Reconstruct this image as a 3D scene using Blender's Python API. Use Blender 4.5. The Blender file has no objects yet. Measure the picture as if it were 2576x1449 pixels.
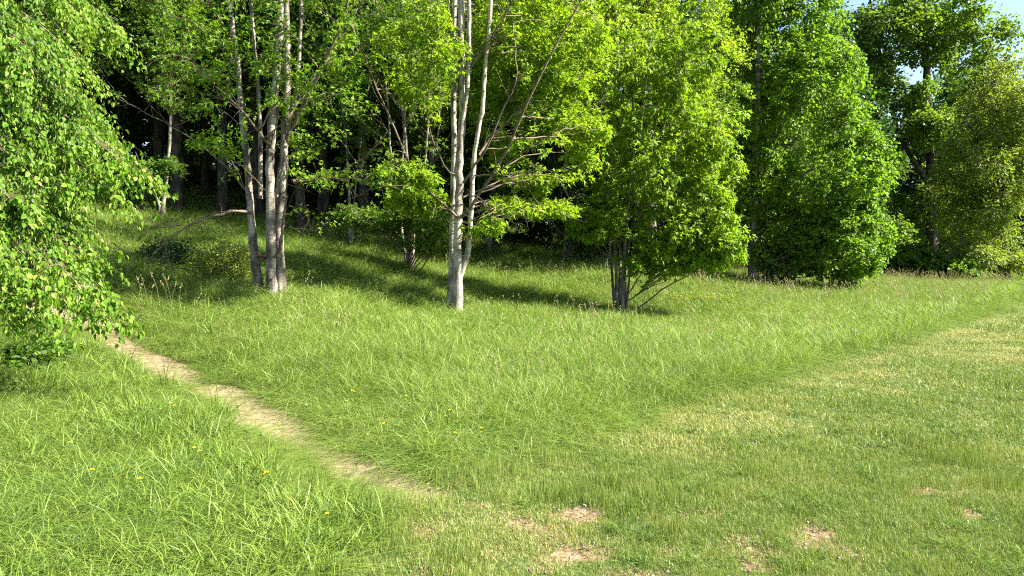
import bpy, math, random
import numpy as np
from mathutils import Vector, Quaternion
from mathutils.kdtree import KDTree

sc = bpy.context.scene
R = math.radians
# ------------------------------------------------------------------ camera, sky, sun, exposure
EYE = 1.7
PITCH = R(1.99)
FPX = 1860.0                       # focal length in pixels of the 2576 px wide view
cam_d = bpy.data.cameras.new('camera'); cam = bpy.data.objects.new('camera', cam_d)
sc.collection.objects.link(cam); sc.camera = cam
cam_d.sensor_width = 36; cam_d.lens = 36 * FPX / 2576
cam_d.clip_start = 0.05; cam_d.clip_end = 3000
cam.location = (0, 0, EYE); cam.rotation_euler = (math.pi / 2 - PITCH, 0, 0)

SUN_AZ, SUN_EL = R(98), R(40)      # azimuth clockwise from the view direction
world = bpy.data.worlds.new('World'); sc.world = world; world.use_nodes = True
wn = world.node_tree; wn.nodes.clear()
sky = wn.nodes.new('ShaderNodeTexSky'); sky.sky_type = 'NISHITA'; sky.sun_disc = False
sky.sun_elevation = SUN_EL; sky.sun_rotation = SUN_AZ
sky.air_density = 1.0; sky.dust_density = 0.6; sky.ozone_density = 1.5
bg = wn.nodes.new('ShaderNodeBackground'); bg.inputs['Strength'].default_value = 0.055
wo = wn.nodes.new('ShaderNodeOutputWorld')
wn.links.new(sky.outputs[0], bg.inputs[0]); wn.links.new(bg.outputs[0], wo.inputs[0])
sun_d = bpy.data.lights.new('sun', 'SUN'); sun = bpy.data.objects.new('sun', sun_d); sc.collection.objects.link(sun)
sun_d.energy = 5.0; sun_d.angle = R(0.53); sun_d.color = (1.0, 0.93, 0.80)
SUNV = Vector((math.sin(SUN_AZ) * math.cos(SUN_EL), math.cos(SUN_AZ) * math.cos(SUN_EL), math.sin(SUN_EL)))
sun.rotation_euler = SUNV.to_track_quat('Z', 'Y').to_euler(); sun.location = (20, -5, 30)
sc.view_settings.view_transform = 'Standard'; sc.view_settings.look = 'None'
sc.view_settings.gamma = 1; sc.view_settings.use_curve_mapping = False
sc.view_settings.exposure = 2.45
sc.cycles.use_denoising = False; sc.cycles.filter_width = 1.1
sc.cycles.max_bounces = 5; sc.cycles.diffuse_bounces = 2; sc.cycles.transmission_bounces = 3; sc.cycles.glossy_bounces = 2
sc.cycles.transparent_max_bounces = 8

# ------------------------------------------------------------------ helpers
rng = np.random.default_rng(7)

def hash_noise(ix, iy, iz, seed):
    n = (ix * 374761393 + iy * 668265263 + iz * 2147483647 + seed * 1274126177).astype(np.int64)
    n = (n ^ (n >> 13)) * 1274126177
    n = n & 0xffffffff
    n = (n ^ (n >> 16)) & 0xffff
    return n / 65535.0

def noise3(p, seed=0):
    i = np.floor(p).astype(np.int64); f = p - i; f = f * f * (3 - 2 * f)
    out = 0
    for dx in (0, 1):
        for dy in (0, 1):
            for dz in (0, 1):
                w = (f[:, 0] if dx else 1 - f[:, 0]) * (f[:, 1] if dy else 1 - f[:, 1]) * (f[:, 2] if dz else 1 - f[:, 2])
                out = out + w * hash_noise(i[:, 0] + dx, i[:, 1] + dy, i[:, 2] + dz, seed)
    return out

def fbm2(x, y, scale, seed=0, octs=3):
    x = np.asarray(x, float); y = np.asarray(y, float)
    p = np.stack([x.ravel() / scale, y.ravel() / scale, np.zeros(x.size) + 0.37], 1)
    a, t, s = 1.0, 0, 0
    for k in range(octs):
        t = t + a * noise3(p * (2 ** k) + 17.3 * k, seed + k); s += a; a *= 0.5
    return (t / s).reshape(x.shape)

def unproject(px, py, d):
    """point on the ray of pixel (px, py) of the 2576 px view at forward distance y = d"""
    X = (px - 1288) / FPX; Z = (724.5 - py) / FPX
    dy = math.cos(PITCH) + Z * math.sin(PITCH); dz = -math.sin(PITCH) + Z * math.cos(PITCH)
    return np.array([X * d / dy, d, EYE + dz * d / dy])

# ------------------------------------------------------------------ terrain height (thin plate through surveyed points)
CTRL = np.array([
    (0, 2, 0), (4, 3, 0), (-3, 3, 0.0), (8, 6, 0), (2, 7, 0), (5, 11, 0.02), (-0.6, 5.6, 0), (-2.2, 7.2, .03), (-3.6, 8.6, .15), (-5.2, 10, .42),
    (-6.6, 11.2, .82), (-8.5, 10, .95), (-7, 7, .4), (-5, 4, .1), (-9, 14, 1.5), (-4.9, 15, .88), (-1.3, 17, .33), (3.0, 20.5, .1), (0, 12, .15), (3, 26, 1.15),
    (-2, 26, 1.35), (6, 24, .6), (9.5, 26, .5), (8, 15, .08), (16, 22, .1), (18, 30, .45), (30, 45, .6), (40, 60, .6), (20, 10, -.05), (30, 20, -.1), (60, 50, .2),
    (-10.5, 22, 2.5), (-14.7, 28, 3.7), (-5, 23, 1.7), (-20, 42, 7.0), (-6, 36, 3.6), (-30, 30, 6), (-40, 60, 10), (0, 45, 3.0), (8, 38, 1.4), (10, 60, 2.4), (-15, 75, 9),
    (-18, 8, 1.6), (-25, -10, .8), (0, -15, 0), (30, -15, -.2), (60, 0, -.3), (70, 90, 1.0), (20, 95, 3), (-60, 20, 9), (-60, 100, 14), (-50, -40, 2)])
def _tps():
    P = CTRL[:, :2]; n = len(P)
    r2 = ((P[:, None] - P[None]) ** 2).sum(-1)
    K = np.where(r2 > 0, 0.5 * r2 * np.log(r2 + 1e-12), 0) + np.eye(n) * 2.0
    A = np.zeros((n + 3, n + 3)); A[:n, :n] = K; A[:n, n] = 1; A[:n, n + 1:] = P; A[n, :n] = 1; A[n + 1:, :n] = P.T
    return np.linalg.solve(A, np.concatenate([CTRL[:, 2], np.zeros(3)]))
W_TPS = _tps()
PATH_PX = [(60, 752, 11.9), (150, 757, 11.6), (215, 800, 0), (300, 858, 0), (440, 935, 0), (590, 1000, 0), (700, 1068, 0), (850, 1152, 0), (985, 1215, 0), (1100, 1236, 0)]
def height(x, y):
    x = np.asarray(x, float); y = np.asarray(y, float); sh = x.shape
    xf = np.clip(x.ravel(), -60, 70); yf = np.clip(y.ravel(), -40, 100)
    out = np.empty(xf.size)
    for s in range(0, xf.size, 20000):
        a = xf[s:s + 20000]; b = yf[s:s + 20000]
        r2 = (a[:, None] - CTRL[:, 0]) ** 2 + (b[:, None] - CTRL[:, 1]) ** 2
        out[s:s + 20000] = (0.5 * r2 * np.log(r2 + 1e-12)) @ W_TPS[:-3] + W_TPS[-3] + a * W_TPS[-2] + b * W_TPS[-1]
    out = out.reshape(sh)
    return out + 0.05 * (fbm2(x, y, 2.2, 5) - .5) * 1.4

def ground_hit(px, py):
    for d in np.concatenate([np.arange(2.5, 30, .04), np.arange(30, 90, .2)]):
        p = unproject(px, py, d)
        if p[2] <= float(height(np.array([p[0]]), np.array([p[1]]))[0]):
            return p
    return unproject(px, py, 60)
def H(x, y): return float(height(np.array([x]), np.array([y]))[0])

path_pts = []
for (a, b, d) in PATH_PX:
    if d: p = unproject(a, b, d); p[2] = H(p[0], p[1])
    else: p = ground_hit(a, b)
    path_pts.append(p)
path_pts = np.array(path_pts)
def catmull(P, n):
    P = np.asarray(P, float); out = []
    Q = np.vstack([2 * P[0] - P[1], P, 2 * P[-1] - P[-2]])
    for i in range(1, len(Q) - 2):
        for t in np.linspace(0, 1, n, endpoint=False):
            out.append(0.5 * ((2 * Q[i]) + (-Q[i - 1] + Q[i + 1]) * t + (2 * Q[i - 1] - 5 * Q[i] + 4 * Q[i + 1] - Q[i + 2]) * t * t + (-Q[i - 1] + 3 * Q[i] - 3 * Q[i + 1] + Q[i + 2]) * t ** 3))
    out.append(P[-1]); return np.array(out)
path_c = catmull(path_pts, 12)
def path_dist(x, y):
    """distance to the path line and the fraction along it"""
    q = np.stack([np.ravel(x), np.ravel(y)], 1); best = np.full(len(q), 1e9); fr = np.zeros(len(q))
    near = (q[:, 1] < 16) & (q[:, 0] < 3)
    qq = q[near]
    if len(qq):
        d = np.sqrt(((qq[:, None] - path_c[None, :, :2]) ** 2).sum(-1)); k = d.argmin(1)
        best[near] = d[np.arange(len(qq)), k]; fr[near] = k / (len(path_c) - 1)
    return best.reshape(np.shape(x)), fr.reshape(np.shape(x))
_height0 = height
def path_w(fr): return np.where(fr < .88, (0.31 - 0.05 * fr) * (1 + .3 * np.sin(fr * 23) * np.sin(fr * 9 + 1)) * (1 - .5 * np.exp(-((fr - .485) / .025) ** 2) - .25 * np.exp(-((fr - .31) / .03) ** 2)), np.clip(0.26 * (1.06 - fr) / .16, 0.02, .27))

def height(x, y):
    """the same terrain with the path worn a little into it"""
    pd, fr = path_dist(x, y)
    return _height0(x, y) - .06 * np.exp(-(pd / (path_w(fr) * 1.2)) ** 2)

MOW = np.array([(-3.0, 1.0), (-1.25, 3.6), (-.9, 4.6), (-.2, 6.0), (0.9, 7.3), (3.9, 10.5), (7.6, 14.4), (16.5, 24.3), (32, 42), (70, 82)])
def mow_side(x, y):
    """signed distance to the mowing edge, positive on the mown side"""
    x = np.asarray(x, float); y = np.asarray(y, float)
    best = np.full(x.shape, 1e9); sgn = np.ones(x.shape)
    for a, b in zip(MOW[:-1], MOW[1:]):
        d = b - a; L = (d ** 2).sum(); t = np.clip(((x - a[0]) * d[0] + (y - a[1]) * d[1]) / L, 0, 1)
        dd = np.hypot(x - a[0] - t * d[0], y - a[1] - t * d[1])
        s = np.sign((x - a[0]) * d[1] - (y - a[1]) * d[0])
        m = dd < best; best = np.where(m, dd, best); sgn = np.where(m, s, sgn)
    return best * sgn + .25 * (fbm2(x, y, .8, 91) - .5)

BARE = [(1480, 1300, .55, .22), (1640, 1312, .3, .13), (1450, 1392, .42, .16), (1400, 1345, .3, .12), (1760, 1290, .3, .12), (1915, 1400, .32, .12), (2060, 1375, .36, .13), (1100, 1438, .3, .12), (1560, 1225, .2, .08),
        (2330, 1235, .35, .12), (1310, 1170, .0, .0), (2440, 1300, .2, .08), (800, 1395, .18, .06), (1340, 1440, .25, .08), (1230, 1390, .2, .07), (1850, 1260, .2, .09), (1700, 1395, .2, .08), (2180, 1230, .2, .08)]
BARE_W = []
for (a, b, rx, ry) in BARE:
    if rx: p = ground_hit(a, b); BARE_W.append((p[0], p[1], rx * .55, ry * 1.15))
def bare_mask(x, y):
    m = np.zeros(np.shape(x)); wob = fbm2(x, y, .16, 33, 4) * 2.2 - .1
    for (cx, cy, rx, ry) in BARE_W:
        q = np.sqrt(((x - cx) / rx) ** 2 + ((y - cy) / ry) ** 2)
        m = np.maximum(m, np.clip((1.25 - q * wob * 1.3) * 2, 0, 1))
    x_ = np.asarray(x); y_ = np.asarray(y)
    zone = np.exp(-((x_ - 1.4) / 1.9) ** 2 - ((y_ - 4.3) / 1.3) ** 2)
    m = np.maximum(m, np.clip((fbm2(x_, y_ * .6, .28, 35, 3) - .665 + .13 * zone) * 9, 0, 1) * (zone > .1))
    return m
def dry_mask(x, y):
    d = fbm2(x, y, 1.6, 50, 4); e = fbm2(x * 0.6, y, .5, 51, 3)
    ms = mow_side(x, y)
    edge = np.exp(-((ms - .2) / .2) ** 2) * np.clip((np.asarray(y) - 9.5) / 3, 0, 1) * .75 + np.exp(-((ms - 1.9) / .25) ** 2) * np.clip((np.asarray(y) - 9.5) / 3, 0, 1) * .25
    return np.clip((d - .48) * 2.6 + (e - .5) * 1.3 + edge, 0, 1)

# ------------------------------------------------------------------ materials
def new_mat(name):
    m = bpy.data.materials.new(name); m.use_nodes = True; m.node_tree.nodes.clear()
    return m, m.node_tree.nodes, m.node_tree.links
def ramp(nodes, stops):
    r = nodes.new('ShaderNodeValToRGB'); el = r.color_ramp.elements
    while len(el) < len(stops): el.new(0.5)
    for e, (p, c) in zip(el, stops): e.position = p; e.color = (*c, 1)
    return r
def leaf_mat(name, stops, transl=0.45, rough=0.42, spec=0.35, tr_gain=(1.25, 1.3, .5), instancer=False):
    m, n, l = new_mat(name)
    at = n.new('ShaderNodeAttribute'); at.attribute_name = 'tint'
    fac = at.outputs['Fac']
    if instancer:
        a2 = n.new('ShaderNodeAttribute'); a2.attribute_type = 'INSTANCER'; a2.attribute_name = 'itint'
        ad = n.new('ShaderNodeMath'); ad.operation = 'ADD'; l.new(at.outputs['Fac'], ad.inputs[0]); l.new(a2.outputs['Fac'], ad.inputs[1])
        ad.use_clamp = True; fac = ad.outputs[0]
    r = ramp(n, stops); l.new(fac, r.inputs[0])
    pb = n.new('ShaderNodeBsdfPrincipled'); pb.inputs['Roughness'].default_value = rough
    pb.inputs['Specular IOR Level'].default_value = spec
    l.new(r.outputs[0], pb.inputs['Base Color'])
    tr = n.new('ShaderNodeBsdfTranslucent')
    mu = n.new('ShaderNodeMix'); mu.data_type = 'RGBA'; mu.blend_type = 'MULTIPLY'; mu.inputs['Factor'].default_value = 1
    l.new(r.outputs[0], mu.inputs['A']); mu.inputs['B'].default_value = (*tr_gain, 1)
    l.new(mu.outputs['Result'], tr.inputs[0])
    mx = n.new('ShaderNodeMixShader'); mx.inputs[0].default_value = transl
    l.new(pb.outputs[0], mx.inputs[1]); l.new(tr.outputs[0], mx.inputs[2])
    o = n.new('ShaderNodeOutputMaterial'); l.new(mx.outputs[0], o.inputs[0])
    return m
def bark_mat(name, dark, light, scale=6, cover=.5, moss=0.0):
    m, n, l = new_mat(name)
    tc = n.new('ShaderNodeTexCoord')
    mp = n.new('ShaderNodeMapping'); mp.inputs['Scale'].default_value = (1, 1, 0.35); l.new(tc.outputs['Object'], mp.inputs[0])
    n1 = n.new('ShaderNodeTexNoise'); n1.inputs['Scale'].default_value = scale; n1.inputs['Detail'].default_value = 6; l.new(mp.outputs[0], n1.inputs['Vector'])
    mp2 = n.new('ShaderNodeMapping'); mp2.inputs['Scale'].default_value = (1, 1, 5); l.new(tc.outputs['Object'], mp2.inputs[0])
    n2 = n.new('ShaderNodeTexNoise'); n2.inputs['Scale'].default_value = scale * 1.6; n2.inputs['Detail'].default_value = 4; l.new(mp2.outputs[0], n2.inputs['Vector'])
    mid = tuple((a * .55 + b * .45) for a, b in zip(dark, light))
    r1 = ramp(n, [(cover - .13, dark), (cover, mid), (cover + .12, light)]); l.new(n1.outputs[0], r1.inputs[0])
    r2 = ramp(n, [(.36, (.32, .3, .28)), (.45, (1, 1, 1))]); l.new(n2.outputs[0], r2.inputs[0])
    mu = n.new('ShaderNodeMix'); mu.data_type = 'RGBA'; mu.blend_type = 'MULTIPLY'; mu.inputs['Factor'].default_value = .8
    l.new(r1.outputs[0], mu.inputs['A']); l.new(r2.outputs[0], mu.inputs['B'])
    col = mu.outputs['Result']
    if moss:
        n3 = n.new('ShaderNodeTexNoise'); n3.inputs['Scale'].default_value = 2.1; l.new(tc.outputs['Object'], n3.inputs['Vector'])
        r3 = ramp(n, [(.5, (0, 0, 0)), (.62, (moss, moss, moss))]); l.new(n3.outputs[0], r3.inputs[0])
        m3 = n.new('ShaderNodeMix'); m3.data_type = 'RGBA'; l.new(r3.outputs[0], m3.inputs['Factor']); l.new(col, m3.inputs['A']); m3.inputs['B'].default_value = (.07, .09, .03, 1)
        col = m3.outputs['Result']
    pb = n.new('ShaderNodeBsdfPrincipled'); pb.inputs['Roughness'].default_value = .85; pb.inputs['Specular IOR Level'].default_value = .25
    l.new(col, pb.inputs['Base Color'])
    bu = n.new('ShaderNodeBump'); bu.inputs['Strength'].default_value = .6; bu.inputs['Distance'].default_value = .015
    ad = n.new('ShaderNodeMath'); l.new(n1.outputs[0], ad.inputs[0]); l.new(n2.outputs[0], ad.inputs[1]); l.new(ad.outputs[0], bu.inputs['Height']); l.new(bu.outputs[0], pb.inputs['Normal'])
    o = n.new('ShaderNodeOutputMaterial'); l.new(pb.outputs[0], o.inputs[0])
    return m
def plain_mat(name, c1, c2, scale=20, rough=.8, spec=.3):
    m, n, l = new_mat(name)
    tc = n.new('ShaderNodeTexCoord'); n1 = n.new('ShaderNodeTexNoise'); n1.inputs['Scale'].default_value = scale; n1.inputs['Detail'].default_value = 5
    l.new(tc.outputs['Object'], n1.inputs['Vector'])
    r = ramp(n, [(.35, c1), (.65, c2)]); l.new(n1.outputs[0], r.inputs[0])
    pb = n.new('ShaderNodeBsdfPrincipled'); pb.inputs['Roughness'].default_value = rough; pb.inputs['Specular IOR Level'].default_value = spec
    l.new(r.outputs[0], pb.inputs['Base Color'])
    bu = n.new('ShaderNodeBump'); bu.inputs['Strength'].default_value = .5; bu.inputs['Distance'].default_value = .01; l.new(n1.outputs[0], bu.inputs['Height']); l.new(bu.outputs[0], pb.inputs['Normal'])
    o = n.new('ShaderNodeOutputMaterial'); l.new(pb.outputs[0], o.inputs[0])
    return m

M = {}
M['bark_pale'] = bark_mat('bark_pale', (.075, .062, .05), (.38, .33, .27), 7, .53)
M['bark_white'] = bark_mat('bark_white', (.07, .055, .045), (.40, .36, .30), 7, .45)
M['bark_grey'] = bark_mat('bark_grey', (.06, .05, .04), (.26, .23, .19), 8, .5, .4)
M['bark_dark'] = bark_mat('bark_dark', (.02, .017, .013), (.09, .075, .06), 8, .5)
M['twig'] = plain_mat('twig_bark', (.06, .045, .033), (.17, .125, .09), 9)
M['leaf_linden'] = leaf_mat('leaf_linden', [(0, (.035, .09, .008)), (.5, (.10, .20, .015)), (.8, (.17, .28, .03)), (1, (.32, .40, .07))], .46, .5, .2)
M['leaf_maple'] = leaf_mat('leaf_maple', [(0, (.08, .15, .008)), (.5, (.165, .27, .014)), (1, (.27, .36, .03))], .52, .5, .22)
M['leaf_maple_green'] = leaf_mat('leaf_maple_green', [(0, (.05, .11, .009)), (.5, (.12, .225, .016)), (1, (.20, .31, .03))], .48, .5, .22)
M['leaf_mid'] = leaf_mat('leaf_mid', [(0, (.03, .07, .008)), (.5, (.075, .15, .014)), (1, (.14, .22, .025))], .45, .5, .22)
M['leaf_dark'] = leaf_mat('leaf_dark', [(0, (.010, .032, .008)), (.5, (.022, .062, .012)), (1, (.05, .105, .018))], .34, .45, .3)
M['leaf_olive'] = leaf_mat('leaf_olive', [(0, (.08, .13, .018)), (.5, (.16, .22, .03)), (1, (.25, .30, .06))], .5, .5, .3)
M['meadow'] = leaf_mat('meadow_blade', [(0, (.045, .10, .014)), (.45, (.15, .225, .035)), (.8, (.24, .33, .07)), (1, (.35, .38, .15))], .30, .48, .32, instancer=True)
M['lawn'] = leaf_mat('lawn_blade', [(0, (.06, .115, .02)), (.35, (.145, .22, .033)), (.66, (.25, .28, .075)), (1, (.46, .38, .20))], .25, .5, .35, (1.2, 1.2, .7), instancer=True)
M['seed'] = leaf_mat('seed_head', [(0, (.16, .15, .06)), (1, (.42, .36, .18))], .3, .7, .2, (1, 1, .8), instancer=True)

M['weed'] = leaf_mat('weed_leaf', [(0, (.035, .09, .012)), (.5, (.09, .17, .025)), (1, (.16, .25, .05))], .35, .5, .3, instancer=True)
M['crumb'] = leaf_mat('crumb_stone', [(0, (.07, .05, .035)), (.5, (.2, .15, .1)), (1, (.4, .34, .27))], .0, .9, .2, instancer=True)
def ground_mat():
    m, n, l = new_mat('ground_soil')
    tc = n.new('ShaderNodeTexCoord')
    n1 = n.new('ShaderNodeTexNoise'); n1.inputs['Scale'].default_value = 1.3; n1.inputs['Detail'].default_value = 8; l.new(tc.outputs['Object'], n1.inputs['Vector'])
    n2 = n.new('ShaderNodeTexNoise'); n2.inputs['Scale'].default_value = 28; n2.inputs['Detail'].default_value = 6; l.new(tc.outputs['Object'], n2.inputs['Vector'])
    g = ramp(n, [(.35, (.03, .06, .012)), (.55, (.06, .09, .02)), (.7, (.11, .10, .035))]); l.new(n2.outputs[0], g.inputs[0])
    s = ramp(n, [(.3, (.08, .05, .028)), (.5, (.17, .12, .07)), (.7, (.27, .205, .13))]); l.new(n2.outputs[0], s.inputs[0])
    at = n.new('ShaderNodeAttribute'); at.attribute_name = 'soil'
    ad = n.new('ShaderNodeMath'); ad.operation = 'MULTIPLY_ADD'; l.new(n2.outputs[0], ad.inputs[0]); ad.inputs[1].default_value = .5; ad.inputs[2].default_value = -.25
    a2 = n.new('ShaderNodeMath'); l.new(at.outputs['Fac'], a2.inputs[0]); l.new(ad.outputs[0], a2.inputs[1])
    rr = ramp(n, [(.3, (0, 0, 0)), (.6, (1, 1, 1))]); l.new(a2.outputs[0], rr.inputs[0])
    mx = n.new('ShaderNodeMix'); mx.data_type = 'RGBA'; l.new(rr.outputs[0], mx.inputs['Factor']); l.new(g.outputs[0], mx.inputs['A']); l.new(s.outputs[0], mx.inputs['B'])
    pb = n.new('ShaderNodeBsdfPrincipled'); pb.inputs['Roughness'].default_value = .95; pb.inputs['Specular IOR Level'].default_value = .1
    l.new(mx.outputs['Result'], pb.inputs['Base Color'])
    bu = n.new('ShaderNodeBump'); bu.inputs['Strength'].default_value = .8; bu.inputs['Distance'].default_value = .03; l.new(n2.outputs[0], bu.inputs['Height']); l.new(bu.outputs[0], pb.inputs['Normal'])
    o = n.new('ShaderNodeOutputMaterial'); l.new(pb.outputs[0], o.inputs[0])
    return m
M['ground'] = ground_mat()
M['path'] = plain_mat('path_dirt', (.17, .115, .075), (.33, .245, .17), 14, .95, .1)

# ------------------------------------------------------------------ mesh building
def mesh_np(name, V, F, mat=None, parent=None, attrs=None, smooth=False, link=True):
    """V (n,3); F list of arrays (m,k) with any k"""
    me = bpy.data.meshes.new(name)
    V = np.ascontiguousarray(V, dtype=np.float32); me.vertices.add(len(V)); me.vertices.foreach_set('co', V.ravel())
    F = [f for f in F if len(f)]
    if F:
        loops = np.concatenate([f.ravel() for f in F]).astype(np.int32)
        tot = np.concatenate([np.full(len(f), f.shape[1]) for f in F]).astype(np.int32)
        st = np.concatenate([[0], np.cumsum(tot)[:-1]]).astype(np.int32)
        me.loops.add(len(loops)); me.loops.foreach_set('vertex_index', loops)
        me.polygons.add(len(tot)); me.polygons.foreach_set('loop_start', st); me.polygons.foreach_set('loop_total', tot)
        me.polygons.foreach_set('use_smooth', np.full(len(tot), smooth))
    for (nm, dom, typ, data) in attrs or []:
        a = me.attributes.new(nm, typ, dom)
        a.data.foreach_set('vector' if typ == 'FLOAT_VECTOR' else 'value', np.ascontiguousarray(data, dtype=np.int32 if typ == 'INT' else np.float32).ravel())
    me.update(calc_edges=True)
    if mat: me.materials.append(mat)
    if not link: return me
    o = bpy.data.objects.new(name, me); sc.collection.objects.link(o)
    if parent: o.parent = parent
    return o
def tag(o, label=None, cat=None, group=None, kind=None):
    if label: o['label'] = label
    if cat: o['category'] = cat
    if group: o['group'] = group
    if kind: o['kind'] = kind
    return o
def empty(name, loc):
    o = bpy.data.objects.new(name, None); sc.collection.objects.link(o); o.location = loc; o.empty_display_size = .2
    return o

def tubes(P, Rr, sides, seed=0, wob=0.0, flare=False):
    """P (n,k,3) centre lines, Rr (n,k) radii -> V, F"""
    n, k, _ = P.shape
    T = np.empty_like(P); T[:, 1:-1] = P[:, 2:] - P[:, :-2]; T[:, 0] = P[:, 1] - P[:, 0]; T[:, -1] = P[:, -1] - P[:, -2]
    T /= np.linalg.norm(T, axis=-1, keepdims=True) + 1e-9
    ref = np.where(np.abs(T[:, :1, 2:3]) > .8, np.array([1., 0, 0]), np.array([0, 0, 1.])); ref = np.broadcast_to(ref, T.shape)
    A = np.cross(T, ref); A /= np.linalg.norm(A, axis=-1, keepdims=True) + 1e-9
    B = np.cross(T, A)
    th = np.arange(sides) * 2 * math.pi / sides
    V = P[:, :, None] + Rr[:, :, None, None] * (np.cos(th)[None, None, :, None] * A[:, :, None] + np.sin(th)[None, None, :, None] * B[:, :, None])
    if wob:
        q = V.reshape(-1, 3); w = noise3(q * np.array([9, 9, 2.5]), seed) - .5
        V = V + ((V - P[:, :, None]) * (w.reshape(n, k, sides)[..., None] * wob))
    idx = np.arange(n * k * sides).reshape(n, k, sides)
    a = idx[:, :-1]; b = idx[:, 1:]
    F = np.stack([a, np.roll(a, -1, 2), np.roll(b, -1, 2), b], -1).reshape(-1, 4)
    return V.reshape(-1, 3), F

def merge(parts):
    Vs, Fs, o = [], [], 0
    for V, F in parts:
        Vs.append(V); Fs.append(F + o); o += len(V)
    return np.concatenate(Vs), [np.concatenate(Fs)]

# leaf half outlines: (x, y) of two points between base and tip; leaf = two folded quads
SHAPES = {'ovate': ((.36, .22), (.33, .62)), 'maple': ((.52, .48), (.15, .50)), 'oval': ((.25, .3), (.24, .7)), 'bract': ((.12, .2), (.12, .75)), 'round': ((.45, .25), (.42, .68))}
def leaves(P, D, N, S, shape, fold=.25, curl=.25):
    """P base points, D directions, N normals, S sizes -> V (n*6,3), F (n*2,4)"""
    D = D / (np.linalg.norm(D, axis=1, keepdims=True) + 1e-9)
    X = np.cross(D, N); X /= np.linalg.norm(X, axis=1, keepdims=True) + 1e-9
    Nn = np.cross(X, D)
    (x1, y1), (x2, y2) = SHAPES[shape]
    S = S[:, None]
    c = curl
    pts = [(0, 0, 0), (-x1, y1, fold * x1 - c * y1 * y1), (-x2, y2, fold * x2 - c * y2 * y2), (0, 1, -c), (x2, y2, fold * x2 - c * y2 * y2), (x1, y1, fold * x1 - c * y1 * y1)]
    V = np.stack([P + S * (a * X + b * D + h * Nn) for a, b, h in pts], 1).reshape(-1, 3)
    base = np.arange(len(P))[:, None] * 6
    F = np.concatenate([base + np.array([[0, 3, 2, 1]]), base + np.array([[0, 5, 4, 3]])], 0)
    return V, F

def unit(v): return v / (np.linalg.norm(v, axis=-1, keepdims=True) + 1e-9)

def quad_curve(A, C, B, k):
    t = np.linspace(0, 1, k)[None, :, None]
    return (1 - t) ** 2 * A[:, None] + 2 * t * (1 - t) * C[:, None] + t * t * B[:, None]

def resample(poly, k):
    poly = catmull(poly, 8); s = np.concatenate([[0], np.cumsum(np.linalg.norm(np.diff(poly, axis=0), axis=1))]); u = np.linspace(0, s[-1], k)
    return np.stack([np.interp(u, s, poly[:, i]) for i in range(3)], 1)

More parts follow.
